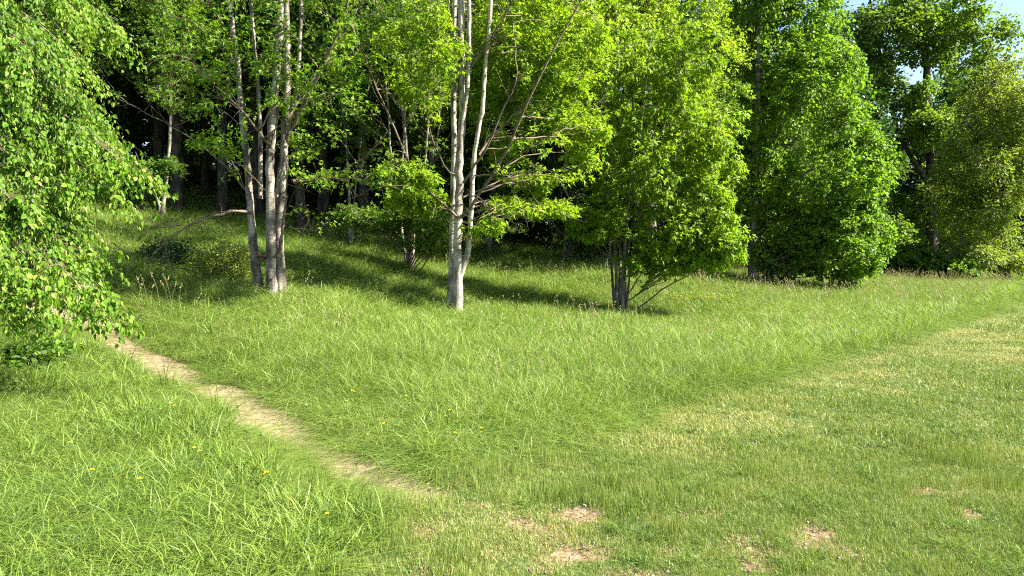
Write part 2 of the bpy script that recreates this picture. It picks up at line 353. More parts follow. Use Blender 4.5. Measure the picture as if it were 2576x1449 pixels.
def build_tree(name, label, cat, stems, blobs, n_tw, leaf, size, seed, bark='bark_grey', limbs=(), n_br=60, tw_len=.6, per=16, shape='maple',
               spread=.13, flat=.5, droop=.35, lean_up=.6, group=None, twig_sides=3, fringe=(), tintbias=0, gap=.42, gapscale=.9, bracts=0, limb_twigs=10, crown_name='crown', clear=.35, zvar=.25, bare=12, twr=1.0, br_r=1.0):
    """stems: list of (polyline, r0, r1); limbs: same, drawn as their own boughs that carry twigs; blobs: (centre, radii, weight)"""
    g = np.random.default_rng(seed)
    base = np.array(stems[0][0][0]); root = empty(name, base)
    tag(root, label, cat, group)
    for i, (poly, r0, r1) in enumerate(stems):
        k = max(14, int(len(poly) * 5)); P = resample(np.array(poly, float), k)[None] - base
        t = np.linspace(0, 1, k); rr = (r0 + (r1 - r0) * t) * (1 + .5 * np.exp(-t * k / 1.4) * (poly[0][2] < base[2] + .3))
        P[0, 1:-1, :2] += g.normal(0, r0 * .10, (k - 2, 2))
        V, F = tubes(P, rr[None], 12, seed + i, .3)
        mesh_np('trunk', V, [F], M[bark], root, smooth=True)
    # attach candidates on the stems
    cand, cr = [], []
    for (poly, r0, r1) in list(stems) + list(limbs):
        P = resample(np.array(poly, float), 40); cand.append(P); cr.append(r0 + (r1 - r0) * np.linspace(0, 1, 40))
    cand = np.concatenate(cand); cr = np.concatenate(cr)
    top = cand[:, 2].max()
    # crown points
    tips = []
    w = np.array([b[2] for b in blobs], float) if blobs else np.array([])
    if len(w):
        w /= w.sum(); need = n_tw; rounds = 0
        while need > 0 and rounds < 40:
            rounds += 1
            m = need * 3; bi = g.choice(len(w), m, p=w)
            u = unit(g.normal(size=(m, 3))) * (g.random((m, 1)) ** .38)
            c = np.array([blobs[i][0] for i in bi]); r = np.array([blobs[i][1] for i in bi])
            p = c + u * r
            keep = noise3(p / gapscale, seed + 3) > gap - .1
            keep &= noise3(p / (gapscale * 2.3), seed + 4) > gap - .16
            keep &= p[:, 2] > height(p[:, 0], p[:, 1]) + clear
            p = p[keep][:need]; tips.append(p); need -= len(p)
    tips = np.concatenate(tips) if tips else np.zeros((0, 3))
    parts_br = []
    # boughs given by hand
    lim = []
    for (poly, r0, r1) in limbs:
        P = resample(np.array(poly, float), 16); lim.append(P)
        P2 = P.copy(); P2[1:-1] += g.normal(0, .012, (14, 3))
        V, F = tubes(P2[None], np.linspace(r0, r1, 16)[None], 7, seed, .15); parts_br.append((V, F))
    nodes = [cand]; nrad = [cr]
    if len(tips) and n_br:
        bt = tips[g.choice(len(tips), min(n_br, len(tips)), replace=False)]
        A = np.empty_like(bt); Ar = np.empty(len(bt))
        for i, p in enumerate(bt):
            hd = np.hypot(cand[:, 0] - p[0], cand[:, 1] - p[1])
            want = p[2] - lean_up * hd
            cost = np.abs(cand[:, 2] - want) + .35 * hd + g.random(len(cand)) * .25
            j = cost.argmin(); A[i] = cand[j]; Ar[i] = cr[j]
        L = np.linalg.norm(bt - A, axis=1)
        C = (A + bt) / 2 + np.stack([g.normal(0, .08, len(bt)) * L, g.normal(0, .08, len(bt)) * L, (.10 + g.normal(0, .06, len(bt))) * L], 1)
        P = quad_curve(A, C, bt, 9)
        P[:, 1:-1] += g.normal(0, .02, P[:, 1:-1].shape) * L[:, None, None] * .5
        r0 = np.minimum(Ar * .7, .005 + L * .0065)
        rr = r0[:, None] * (1 - .75 * np.linspace(0, 1, 9))[None] + .002
        V, F = tubes(P, rr, 5); parts_br.append((V, F))
        nodes.append(P[:, 2:].reshape(-1, 3)); nrad.append(rr[:, 2:].ravel())
    for P in lim: nodes.append(P[4:]); nrad.append(np.full(12, .01))
    nodes = np.concatenate(nodes)
    # twigs from the boughs by hand
    A2, B2 = [], []
    for P in lim:
        if limb_twigs:
            t = g.random(limb_twigs) ** .6 * .72 + .28; idx = t * 15; i0 = np.minimum(idx.astype(int), 14)
            q = P[i0] + (P[i0 + 1] - P[i0]) * (idx - i0)[:, None]; tg = unit(P[i0 + 1] - P[i0])
            side = unit(np.cross(tg, [0, 0, 1])) * g.choice([-1, 1], limb_twigs)[:, None]
            d = unit(tg * g.uniform(.4, 1, (limb_twigs, 1)) + side * g.uniform(.3, 1, (limb_twigs, 1)) + np.stack([0 * t, 0 * t, g.normal(-.10 if droop > .9 else .1, zvar, limb_twigs)], 1))
            A2.append(q); B2.append(q + d * (tw_len * g.uniform(.6, 1.3, (limb_twigs, 1))))
    if lim and bare and droop < .9:
        q, e, tg = [], [], []
        for P in lim:
            t = g.random(bare) * .85 + .12; idx = t * 15; i0 = np.minimum(idx.astype(int), 14); a = P[i0] + (P[i0 + 1] - P[i0]) * (idx - i0)[:, None]
            d = unit(unit(P[i0 + 1] - P[i0]) * .8 + g.normal(size=(bare, 3)) * np.array([.8, .8, .6]) + np.array([0, 0, .15])); q.append(a); e.append(a + d * g.uniform(.25, 1.0, (bare, 1))); tg.append(d)
        q, e = np.concatenate(q), np.concatenate(e); P = quad_curve(q, (q + e) / 2 + g.normal(0, .07, q.shape), e, 5)
        parts_br.append(tubes(P, np.full((len(q), 1), .0055) * (1 - .7 * np.linspace(0, 1, 5))[None], 3))
    if len(tips):
        kd = KDTree(len(nodes))
        for i, q in enumerate(nodes): kd.insert(q, i)
        kd.balance()
        At = np.array([kd.find(p)[0][:] for p in tips])
        d = np.linalg.norm(tips - At, axis=1, keepdims=True)
        # a twig never is a long straight line: it starts at most 2.2 twig lengths off
        lim_ = tw_len * 2.2
        At = np.where(d > lim_, tips + (At - tips) / (d + 1e-9) * lim_, At)
        tooshort = d[:, 0] < .25 * tw_len
        tips2 = np.where(tooshort[:, None], At + unit(g.normal(size=tips.shape) * np.array([1, 1, .4])) * tw_len * .6, tips)
        A2.append(At); B2.append(tips2)
    A2 = np.concatenate(A2); B2 = np.concatenate(B2); L = np.linalg.norm(B2 - A2, axis=1)
    C2 = (A2 + B2) / 2 + np.stack([g.normal(0, .1, len(L)), g.normal(0, .1, len(L)), .16 + g.normal(0, .08, len(L))], 1) * L[:, None]
    B2 = B2 - np.stack([0 * L, 0 * L, droop * .25 * L], 1)
    P = quad_curve(A2, C2, B2, 5)
    rr = twr * (.0035 + .004 * np.minimum(L, 1.5))[:, None] * (1 - .7 * np.linspace(0, 1, 5))[None]
    V, F = tubes(P, rr, twig_sides); parts_br.append((V, F))
    V, F = merge(parts_br)
    br = mesh_np('branches', V - base, F, M['twig'], root, smooth=True)
    # leaves along the outer two thirds of every twig
    n = len(A2); t = g.random((n, per)) ** .7 * .85 + .15
    q = (1 - t)[..., None] ** 2 * A2[:, None] + (2 * t * (1 - t))[..., None] * C2[:, None] + (t * t)[..., None] * B2[:, None]
    tg = unit(B2 - A2)[:, None] + 0 * q
    off = unit(g.normal(size=q.shape) * np.array([1, 1, flat])) * (spread * g.random((n, per, 1)) ** .5)
    q = (q + off).reshape(-1, 3)
    D = unit(unit(off).reshape(-1, 3) * 1.0 + tg.reshape(-1, 3) * .5 + g.normal(size=q.shape) * .35 + np.array([0, 0, -droop]))
    Nn = unit(np.array([0, 0, 1.0]) + g.normal(size=q.shape) * np.array([.55, .55, .25]))
    S = size * g.uniform(.6, 1.25, len(q))
    V, F = leaves(q, D, Nn, S, shape, .22, .3)
    cl = .5 * noise3(q / .7, seed + 9) + .5 * noise3(q / 2.2, seed + 10)
    tint = np.clip(.45 + tintbias + (cl - .5) * .9 + g.normal(0, .16, len(q)), 0, .97)
    if bracts:
        m = int(len(q) * bracts); j = g.choice(len(q), m)
        Vb, Fb = leaves(q[j] + g.normal(0, .03, (m, 3)), np.array([0, 0, -1.]) + g.normal(0, .3, (m, 3)), g.normal(size=(m, 3)), size * g.uniform(.5, .9, m), 'bract', .1, .1)
        F = np.concatenate([F.reshape(2, -1, 4).reshape(-1, 4), Fb + len(V)]); V = np.concatenate([V, Vb])
        ft = np.concatenate([tint, tint, np.full(2 * m, .95)])
    else:
        ft = np.concatenate([tint, tint])
    cr_ = mesh_np(crown_name, V - base, [F], M[leaf], root, attrs=[('tint', 'FACE', 'FLOAT', ft)])
    return root

def U(*pts):
    return [unproject(*p) for p in pts]
def G(px, py):
    return ground_hit(px, py)

# ------------------------------------------------------------------ ground sheet
def ground():
    N = 380; u = np.linspace(-1, 1, N); b = 5.0; a = 400 / math.sinh(b)
    X = a * np.sinh(b * u) + 1; Y = a * np.sinh(b * u) + 8
    X, Y = np.meshgrid(X, Y); Z = height(X, Y)
    Z = Z - .02 * (bare_mask(X, Y) > .3)
    pd, fr = path_dist(X, Y); soil = np.clip(1.5 - pd / (path_w(fr) * 1.15), 0, 1) * (pd < 2)
    shade = np.clip((fbm2(X, Y, 1.1, 77) - .62) * 6, 0, 1) * (np.abs(X + 7) < 3) * 0
    soil = np.maximum(soil, bare_mask(X, Y) * .9) + shade
    dry = dry_mask(X, Y) * (mow_side(X, Y) > 0) * .38
    soil = np.maximum(soil, dry)
    idx = np.arange(N * N).reshape(N, N)
    F = np.stack([idx[:-1, :-1], idx[:-1, 1:], idx[1:, 1:], idx[1:, :-1]], -1).reshape(-1, 4)
    o = mesh_np('ground', np.stack([X, Y, Z], -1).reshape(-1, 3), [F], M['ground'], smooth=True, attrs=[('soil', 'POINT', 'FLOAT', soil)])
    tag(o, kind='structure', label='grassy ground of meadow and field rising to a bank on the left')
ground()

def path():
    C = path_c; n = len(C); k = 9
    T = np.gradient(C, axis=0)[:, :2]; T /= np.linalg.norm(T, axis=1, keepdims=True); Nn = np.stack([-T[:, 1], T[:, 0]], 1)
    fr = np.linspace(0, 1, n); w = path_w(fr)
    V = []
    for i in range(n):
        wl = w[i] * (1 + .5 * (fbm2(np.array([C[i, 0] * 3]), np.array([C[i, 1] * 3]), .7, 3)[0] - .5)); wr = w[i] * (1 + .5 * (fbm2(np.array([C[i, 0] * 3]), np.array([C[i, 1] * 3]), .7, 8)[0] - .5))
        for j in range(k):
            s = j / (k - 1) * 2 - 1; ww = wl if s < 0 else wr
            x, y = C[i, :2] + Nn[i] * s * ww
            V.append((x, y, H(x, y) + .012 - .012 * (s ** 4) + .006 * random.random()))
    idx = np.arange(n * k).reshape(n, k)
    F = np.stack([idx[:-1, :-1], idx[:-1, 1:], idx[1:, 1:], idx[1:, :-1]], -1).reshape(-1, 4)
    o = mesh_np('path', np.array(V), [F], M['path'], smooth=True)
    tag(o, kind='structure', label='narrow trodden dirt path running up the bank to the left')
random.seed(3)
path()

# ------------------------------------------------------------------ grass
def blades(n, rad, hlo, hhi, width, g, arch=.6, segs=3, square=True, lean0=.25, tint=(.45, .16)):
    if square: xy = g.uniform(-rad, rad, (n, 2))
    else: xy = g.normal(0, rad * .5, (n, 2))
    h = g.uniform(hlo, hhi, n); th = g.uniform(0, 2 * math.pi, n); L = np.stack([np.cos(th), np.sin(th)], 1)
    bend = arch * (.15 + .85 * g.random(n) ** 1.3); lean = g.normal(0, lean0, n)
    wth = g.uniform(0, math.pi, n); Wd = np.stack([np.cos(wth), np.sin(wth), 0 * wth], 1)
    V = []; ts = np.linspace(0, 1, segs + 1)
    for i, t in enumerate(ts):
        r = h * (lean * t + bend * t ** 2.2); z = h * (t - .45 * bend * t ** 3) / np.sqrt(1 + lean ** 2)
        c = np.stack([xy[:, 0] + L[:, 0] * r, xy[:, 1] + L[:, 1] * r, z - .02], 1)
        if i < segs:
            w = width * .5 * (1 - .75 * t ** 1.5) * g.uniform(.8, 1.2, n)[:, None]
            V += [c - Wd * w, c + Wd * w]
        else: V.append(c)
    V = np.stack(V, 1); m = V.shape[1]; base = np.arange(n)[:, None] * m
    Q = np.concatenate([base + np.array([[2 * i, 2 * i + 1, 2 * i + 3, 2 * i + 2]]) for i in range(segs - 1)], 0)
    T = base + np.array([[m - 3, m - 2, m - 1]])
    tt = np.clip(g.normal(tint[0], tint[1], n), 0, 1)
    return V.reshape(-1, 3), Q, T, np.concatenate([np.tile(tt, segs - 1), tt])

def seed_stalks(n, rad, hlo, hhi, g):
    """thin stalks, each with a loose nodding panicle"""
    xy = g.uniform(-rad, rad, (n, 2)); h = g.uniform(hlo, hhi, n); th = g.uniform(0, 6.28, n)
    L = np.stack([np.cos(th), np.sin(th), 0 * th], 1); A = np.stack([xy[:, 0], xy[:, 1], 0 * h], 1)
    B = A + L * (h * .22)[:, None] + np.stack([0 * h, 0 * h, h], 1); C = A + np.stack([0 * h, 0 * h, h * .7], 1)
    P = quad_curve(A, C, B, 5); V, F = tubes(P, np.full((n, 5), .0016), 3)
    sp = 9; t = g.uniform(.78, 1.0, (n, sp)); q = (1 - t)[..., None] ** 2 * A[:, None] + (2 * t * (1 - t))[..., None] * C[:, None] + (t * t)[..., None] * B[:, None]
    q = (q + g.normal(0, .009, q.shape)).reshape(-1, 3)
    V2, F2 = leaves(q, np.array([0, 0, 1.]) + g.normal(0, .5, q.shape), g.normal(size=q.shape), g.uniform(.018, .034, len(q)), 'oval')
    F = np.concatenate([F, F2 + len(V)]); V = np.concatenate([V, V2])
    return V, F, g.uniform(.2, .9, len(F))

def scatter(name, label, variants, pts, mat, kind='stuff'):
    """variants: list of (V, Q, T, tint); pts: dict xyz, rotz, scale (n,3), itint, idx. One object: its own mesh holds the tufts and the points they are set on"""
    Vs, Qs, Ts, gid, tq, tt = [], [], [], [], [], []; o = 0
    for i, (V, Q, T, ti) in enumerate(variants):
        Vs.append(V); Qs.append(Q + o); tq.append(ti[:len(Q)])
        gid.append(np.full(len(V), i))
        if T is not None: Ts.append(T + o); tt.append(ti[len(Q):])
        o += len(V)
    npt = len(pts['xyz']); V = np.concatenate(Vs + [pts['xyz']])
    nv = o
    z3 = np.zeros((nv, 3))
    F = [np.concatenate(Qs)] + ([np.concatenate(Ts)] if Ts else [])
    fg = np.concatenate([np.concatenate([np.full(len(q), i) for i, q in enumerate(Qs)])] + ([np.concatenate([np.full(len(q), i) for i, q in enumerate(Ts)])] if Ts else []))
    rot = np.concatenate([z3, np.stack([pts.get('tx', np.zeros(npt)), pts.get('ty', np.zeros(npt)), pts['rotz']], 1)])
    at = [('tint', 'FACE', 'FLOAT', np.concatenate(tq + tt)), ('gid', 'FACE', 'INT', fg),
          ('ispt', 'POINT', 'FLOAT', np.concatenate([np.zeros(nv), np.ones(npt)])),
          ('rotv', 'POINT', 'FLOAT_VECTOR', rot), ('sclv', 'POINT', 'FLOAT_VECTOR', np.concatenate([z3 + 1, pts['scale']])),
          ('itint', 'POINT', 'FLOAT', np.concatenate([np.zeros(nv), pts['itint']])), ('vidx', 'POINT', 'INT', np.concatenate([np.zeros(nv), pts['idx']]))]
    ob = mesh_np(name, V, F, mat, attrs=at)
    ng = bpy.data.node_groups.get('spread_tufts')
    if ng is None:
        ng = bpy.data.node_groups.new('spread_tufts', 'GeometryNodeTree')
        ng.interface.new_socket('Geometry', in_out='INPUT', socket_type='NodeSocketGeometry'); ng.interface.new_socket('Geometry', in_out='OUTPUT', socket_type='NodeSocketGeometry')
        nd, lk = ng.nodes, ng.links
        gi = nd.new('NodeGroupInput'); go = nd.new('NodeGroupOutput')
        def na(nm, ty):
            a = nd.new('GeometryNodeInputNamedAttribute'); a.data_type = ty; a.inputs['Name'].default_value = nm; return a.outputs['Attribute']
        sg = nd.new('GeometryNodeSeparateGeometry'); sg.domain = 'POINT'
        cp = nd.new('FunctionNodeCompare'); cp.data_type = 'FLOAT'; cp.operation = 'GREATER_THAN'; lk.new(na('ispt', 'FLOAT'), cp.inputs[0]); cp.inputs[1].default_value = .5
        lk.new(gi.outputs[0], sg.inputs['Geometry']); lk.new(cp.outputs[0], sg.inputs['Selection'])
        sp = nd.new('GeometryNodeSplitToInstances'); sp.domain = 'FACE'; lk.new(sg.outputs['Inverted'], sp.inputs['Geometry']); lk.new(na('gid', 'INT'), sp.inputs['Group ID'])
        ip = nd.new('GeometryNodeInstanceOnPoints'); lk.new(sg.outputs['Selection'], ip.inputs['Points']); lk.new(sp.outputs['Instances'], ip.inputs['Instance'])
        ip.inputs['Pick Instance'].default_value = True; lk.new(na('vidx', 'INT'), ip.inputs['Instance Index']); lk.new(na('rotv', 'FLOAT_VECTOR'), ip.inputs['Rotation']); lk.new(na('sclv', 'FLOAT_VECTOR'), ip.inputs['Scale'])
        lk.new(ip.outputs[0], go.inputs[0])
    md = ob.modifiers.new('spread', 'NODES'); md.node_group = ng
    tag(ob, label, kind=kind)
    return ob

def in_view(x, y, z, m=.12):
    """keep only what the photograph could see, with a margin for a step to the side"""
    return (y > 1.5) & (np.abs(x) < y * (.70 + m) + 1.8)

def grid_pts(x0, x1, y0, y1, step, g):
    X, Y = np.meshgrid(np.arange(x0, x1, step), np.arange(y0, y1, step))
    X = X + g.uniform(-.5, .5, X.shape) * step; Y = Y + g.uniform(-.5, .5, X.shape) * step
    return X.ravel(), Y.ravel()

def pack(x, y, g, sc_lo, sc_hi, nvar, itint, hz=None, sink=0):
    z = height(x, y) - sink; n = len(x); s = g.uniform(sc_lo, sc_hi, n); hz = s if hz is None else hz
    return dict(xyz=np.stack([x, y, z], 1), rotz=g.uniform(0, 6.28, n), scale=np.stack([s, s, hz], 1), itint=itint, idx=g.integers(0, nvar, n), tx=g.normal(0, .06, n), ty=g.normal(0, .06, n))

def cat_pts(ds):
    return {k: np.concatenate([d[k] for d in ds]) for k in ds[0]}

def make_grass():
    g = np.random.default_rng(21)
    # ---- tall meadow grass
    var = [blades(135, .24, .22, .60, .0086, g, arch=2.4, segs=5, lean0=.45, tint=(.42, .26)) for _ in range(6)]
    var = [blades(200, .24, .20, .60, .0064, g, arch=2.2, segs=5, lean0=.45, tint=(.44, .25)) for _ in range(6)] + var
    ds = []
    for (y0, y1, step, sc_, wd) in ((4, 14, .17, .85, 1), (14, 24, .24, 1.1, 1), (24, 40, .40, 1.5, 1.2), (40, 75, .8, 2.4, 1.2)):
        x, y = grid_pts(-45, 55, y0, y1, step, g); k = in_view(x, y, 0); x, y = x[k], y[k]
        ms = mow_side(x, y); pd, fr = path_dist(x, y)
        # meadow proper: right of the path, beyond the mowing edge; left of the path shorter grass
        pl = ((x < -.6) & left_of_path(x, y))
        k = (ms < np.where(y > 8, -.24 * sc_, -.05)) & (pd > path_w(fr) * 1.0 + .1); x, y, ms, pd, pl = x[k], y[k], ms[k], pd[k], pl[k]
        hn = fbm2(x, y, 1.3, 61) * .6 + fbm2(x, y, .38, 62) * .75 - .18
        hz = .55 + .80 * hn
        hz *= np.where(pl, .52 + .3 * fbm2(x, y, 1.0, 63), 1)
        hz *= np.where(pl, np.clip(.1 + .32 * pd, .14, 1), np.clip(.12 + .55 * pd, .2, 1)); hz *= np.clip(np.where(pl, .3 + .32 * (-ms), np.where(y < 8.5, .4 + .8 * (-ms), .72 + 1.3 * (-ms))), .3, 1)
        # shorter and looser by the first trees and on the bare shoulder left of them
        dk = np.exp(-(((x + 5.6) / 2.3) ** 2 + ((y - 12.6) / 1.6) ** 2)); hz *= 1 - .5 * dk
        k = (g.random(len(x)) > .35 * dk) & ~((fbm2(x, y, .6, 67) > .68) & (y < 14)); x, y, hz, pl, ms = x[k], y[k], hz[k], pl[k], ms[k]
        it = (fbm2(x, y, 2.5, 70) - .5) * .45 + g.normal(0, .06, len(x)) + np.where(pl, -.02, .03)
        ss = sc_ * g.uniform(.85, 1.2, len(x)); d = pack(x, y, g, 1, 1, 6, it); d['idx'] = d['idx'] + np.where(y > 12, 6, 0)
        hz = hz * min(sc_, 1.25) if sc_ > 1 else hz
        d['scale'] = np.stack([ss, ss, hz * g.uniform(.85, 1.15, len(x))], 1)
        ds.append(d)
    scatter('meadow_grass', 'long green meadow grass between the path, the trees and the mown field', var, cat_pts(ds), M['meadow'])
    # ---- seed heads above the meadow
    sv = []
    for _ in range(5):
        V, F, t = seed_stalks(5, .3, .55, .85, g); sv.append((V, F, None, t))
    x, y = grid_pts(-14, 30, 8, 40, .55, g); k = in_view(x, y, 0); x, y = x[k], y[k]
    ms = mow_side(x, y); pd, _ = path_dist(x, y)
    den = np.clip(.05 + (fbm2(x, y, 3, 73) - .5) * 1.5 + (y > 20) * .8 * (x > 3), 0.03, 1)
    k = (ms < -.9) & (pd > .8) & (g.random(len(x)) < den) & ~left_of_path(x, y); x, y = x[k], y[k]
    scatter('seed_heads', 'pale nodding grass seed heads standing above the meadow', sv, pack(x, y, g, .75, 1.05, 5, g.normal(0, .1, len(x))), M['seed'])
    # ---- mown lawn and the trodden turf by the camera
    lv = [blades(300, .22, .02, .085, .0062, g, arch=.8, segs=2, tint=(.42, .24), lean0=.75) for _ in range(8)]
    ds = []
    for (y0, y1, step, sc_) in ((2.2, 6.6, .095, .5), (6.6, 9, .15, .9), (9, 16, .22, 1.15), (16, 34, .42, 2.0), (34, 85, 1.0, 4.5)):
        x, y = grid_pts(-4, 75, y0, y1, step, g); k = in_view(x, y, 0); x, y = x[k], y[k]
        ms = mow_side(x, y); k = ms > -.25; x, y, ms = x[k], y[k], ms[k]
        bm = bare_mask(x, y); dr = dry_mask(x, y); pd, fr = path_dist(x, y)
        thin = fbm2(x, y, .5, 80)
        k = (g.random(len(x)) > bm * .93) & (pd > path_w(fr) * .9 + .14) & (g.random(len(x)) > np.clip((thin - .55) * 3, 0, .7) * (dr > .2)); x, y, bm, dr, thin, ms = x[k], y[k], bm[k], dr[k], thin[k], ms[k]
        n = len(x); hz = .6 + .7 * fbm2(x, y, .45, 83) + 1.6 * np.clip((fbm2(x, y, .33, 86) - .56) * 6, 0, 1) + .35 * (fbm2(x, y, 2.2, 84) - .5); hz = hz * (1 - .35 * dr); hz = np.where(ms < .3, hz * 1.5, hz)
        it = dr * np.where(y < 7, .36, .5) - .07 + g.normal(0, .05, n) + (fbm2(x, y, .35, 85) - .5) * .45
        ss = sc_ * g.uniform(.9, 1.2, n); d = pack(x, y, g, 1, 1, 8, it); d['scale'] = np.stack([ss, ss, hz * (1 if sc_ < 2 else 1.3)], 1); ds.append(d)
    # short worn grass at both sides of the path
    x, y = grid_pts(-12, 2, 3, 16, .09, g); pd, fr = path_dist(x, y); k = (pd < 1.0) & (pd > path_w(fr) * (.8 + .8 * fbm2(x, y, .3, 95)) + .07) & (mow_side(x, y) < .1); x, y, pd = x[k], y[k], pd[k]
    d = pack(x, y, g, .4, .65, 8, g.normal(-.02, .1, len(x)) + .22 * np.exp(-((pd - .25) / .12) ** 2)); d['scale'][:, 2] = .8 + 1.8 * pd; ds.append(d)
    # stray tufts on the path itself
    x, y = grid_pts(-12, 2, 3, 16, .3, g); pd, fr = path_dist(x, y); k = (pd < path_w(fr)) & (g.random(len(x)) < .12); x, y = x[k], y[k]
    d = pack(x, y, g, .3, .5, 8, g.normal(.15, .1, len(x))); ds.append(d)
    scatter('lawn_grass', 'short mown grass with straw coloured patches on the field and beside the path', lv, cat_pts(ds), M['lawn'])
    # ---- low tussocks of longer blades in the lawn and the left foreground
    tv = [blades(80, .10, .10, .26, .0065, g, arch=1.6, square=False, lean0=.45, tint=(.4, .12)) for _ in range(6)]
    ds = []
    x, y = grid_pts(-6, 1.2, 2.4, 12, .16, g); k = in_view(x, y, 0) & (mow_side(x, y) < .15) & left_of_path(x, y); x, y = x[k], y[k]
    pd, _ = path_dist(x, y); k = pd > .75; x, y, pd = x[k], y[k], pd[k]
    d = pack(x, y, g, .9, 1.5, 6, g.normal(0, .1, len(x)) + (fbm2(x, y, .8, 99) - .5) * .4); d['scale'][:, 2] *= .6 + .9 * fbm2(x, y, .9, 98); ds.append(d)
    x, y = grid_pts(-2, 14, 2.6, 12, .3, g); k = in_view(x, y, 0) & (mow_side(x, y) > .1) & (fbm2(x, y, .7, 101) > .57) & (bare_mask(x, y) < .2); x, y = x[k], y[k]
    d = pack(x, y, g, .5, .9, 6, g.normal(-.15, .08, len(x))); d['scale'][:, 2] *= .65; ds.append(d)  # lawn tussocks tinted darker, standing in for the shadows of tufts
    x, y = grid_pts(-10, 6, 6, 15, .6, g); k = in_view(x, y, 0) & (mow_side(x, y) < -.3) & (path_dist(x, y)[0] > .4); x, y = x[k], y[k]
    d = pack(x, y, g, 1.2, 2.0, 6, g.normal(-.05, .1, len(x))); d['scale'][:, 2] *= 1.2; ds.append(d)
    scatter('grass_tussocks', 'loose arching tussocks of longer grass in the foreground', tv, cat_pts(ds), M['meadow'])

def pebbles_and_weeds():
    g = np.random.default_rng(31)
    vs = []
    for k in range(4):
        V = np.array([(math.cos(a) * r, math.sin(a) * r, z) for r, z in ((.010, -.003), (.013, .003), (.007, .009)) for a in np.arange(6) * math.pi / 3]); V = V * g.uniform(.7, 1.25, V.shape)
        idx = np.arange(18).reshape(3, 6); F = np.stack([idx[:-1], np.roll(idx[:-1], -1, 1), np.roll(idx[1:], -1, 1), idx[1:]], -1).reshape(-1, 4)
        F = np.concatenate([F, np.array([[12, 13, 14, 15], [12, 15, 16, 17]])]); vs.append((V, F, None, g.uniform(0, 1, len(F))))
    n = 900; i = g.integers(0, len(path_c), n); w = path_w(i / (len(path_c) - 1)); x = path_c[i, 0] + g.normal(0, .6, n) * w; y = path_c[i, 1] + g.normal(0, .6, n) * w
    d = pack(x, y, g, .25, 1.1, 4, g.uniform(-.3, .3, n)); d['xyz'][:, 2] += .012
    x, y = grid_pts(-1, 6, 3, 7, .07, g); k = bare_mask(x, y) > .3; d2 = pack(x[k], y[k], g, .25, .9, 4, g.uniform(-.4, .1, k.sum()))
    scatter('soil_crumbs', 'small stones and crumbs of soil on the path and bare spots', vs, cat_pts([d, d2]), M['crumb'])
    ws = []
    for k in range(5):
        m = 34; P = np.stack([g.normal(0, .09, m), g.normal(0, .09, m), g.uniform(.02, .16, m)], 1); D = unit(g.normal(size=(m, 3)) * np.array([1, 1, .3])); Nn = unit(np.array([0, 0, 1.]) + g.normal(0, .35, (m, 3)))
        V, F = leaves(P, D, Nn, g.uniform(.03, .065, m), 'ovate' if k % 2 else 'round', .2, .3); ws.append((V, F, None, np.tile(g.uniform(.15, .7, m), 2)))
    x, y = grid_pts(-16, 12, 3, 24, .34, g); k = in_view(x, y, 0) & (mow_side(x, y) < .2) & (path_dist(x, y)[0] > .35) & (fbm2(x, y, 1.1, 111) > .60) & (g.random(len(x)) < .35) ; x, y = x[k], y[k]
    d = pack(x, y, g, .35, .6, 5, g.normal(0, .1, len(x))); d['scale'][:, 2] *= np.where(left_of_path(x, y), 1.4, 2.2)
    x, y = grid_pts(-1, 10, 3, 11, .3, g); k = (mow_side(x, y) > .1) & (fbm2(x, y, .6, 113) > .64); x, y = x[k], y[k]; d3 = pack(x, y, g, .2, .4, 5, g.normal(0, .1, len(x))); d3['scale'][:, 2] *= .5
    scatter('meadow_weeds', 'low broad leaved weeds and clover mixed into the grass', ws, cat_pts([d, d3]), M['weed'])

def left_of_path(x, y):
    """true on the camera side (left and in front) of the path"""
    x = np.asarray(x, float); y = np.asarray(y, float)
    xs = path_c[::-1, 0]; ys = path_c[::-1, 1]; o = np.argsort(xs)
    lim = np.interp(x, xs[o], ys[o], left=12.5, right=ys[o][-1])
    return (y < lim) & (x < .3)
make_grass()
pebbles_and_weeds()

# ------------------------------------------------------------------ foreground trees
def ell(px, py, d, rx, rz, ry, w):
    """crown ellipsoid whose centre shows at a pixel; rx and rz in pixels, ry in metres of depth"""
    return (unproject(px, py, d), np.array([rx / FPX * d, ry, rz / FPX * d]), w)

def foot(px, py, d):
    p = unproject(px, py, d); z = H(p[0], d); p = np.array([p[0], d, z - .06]); return p

# the silver barked maple of several stems by the path
d1 = 15.0
st = [([foot(682, 738, d1)] + U((680, 640, d1), (680, 500, d1), (683, 340, d1), (690, 250, d1 + .1), (702, 100, d1 + .2), (708, -120, d1 + .3)), .105, .06),
      ([foot(655, 735, d1 + .1)] + U((640, 640, d1 + .1), (628, 500, d1 + .2), (616, 350, d1 + .2), (608, 270, d1 + .2), (590, 110, d1 + .3), (565, -90, d1 + .4)), .09, .045),
      ([foot(706, 735, d1 + .25)] + U((703, 600, d1 + .35), (711, 480, d1 + .4), (716, 340, d1 + .45), (722, 260, d1 + .5), (722, 80, d1 + .5), (716, -120, d1 + .6)), .098, .05),
      (U((690, 560, d1 + .5), (705, 430, d1 + .6), (722, 330, d1 + .7), (745, 230, d1 + .9), (755, 100, d1 + 1.1), (762, -100, d1 + 1.2)), .055, .03),
      (U((655, 500, d1 + .4), (655, 330, d1 + .5), (650, 230, d1 + .6), (640, 120, d1 + .7), (625, -80, d1 + .8)), .05, .03)]
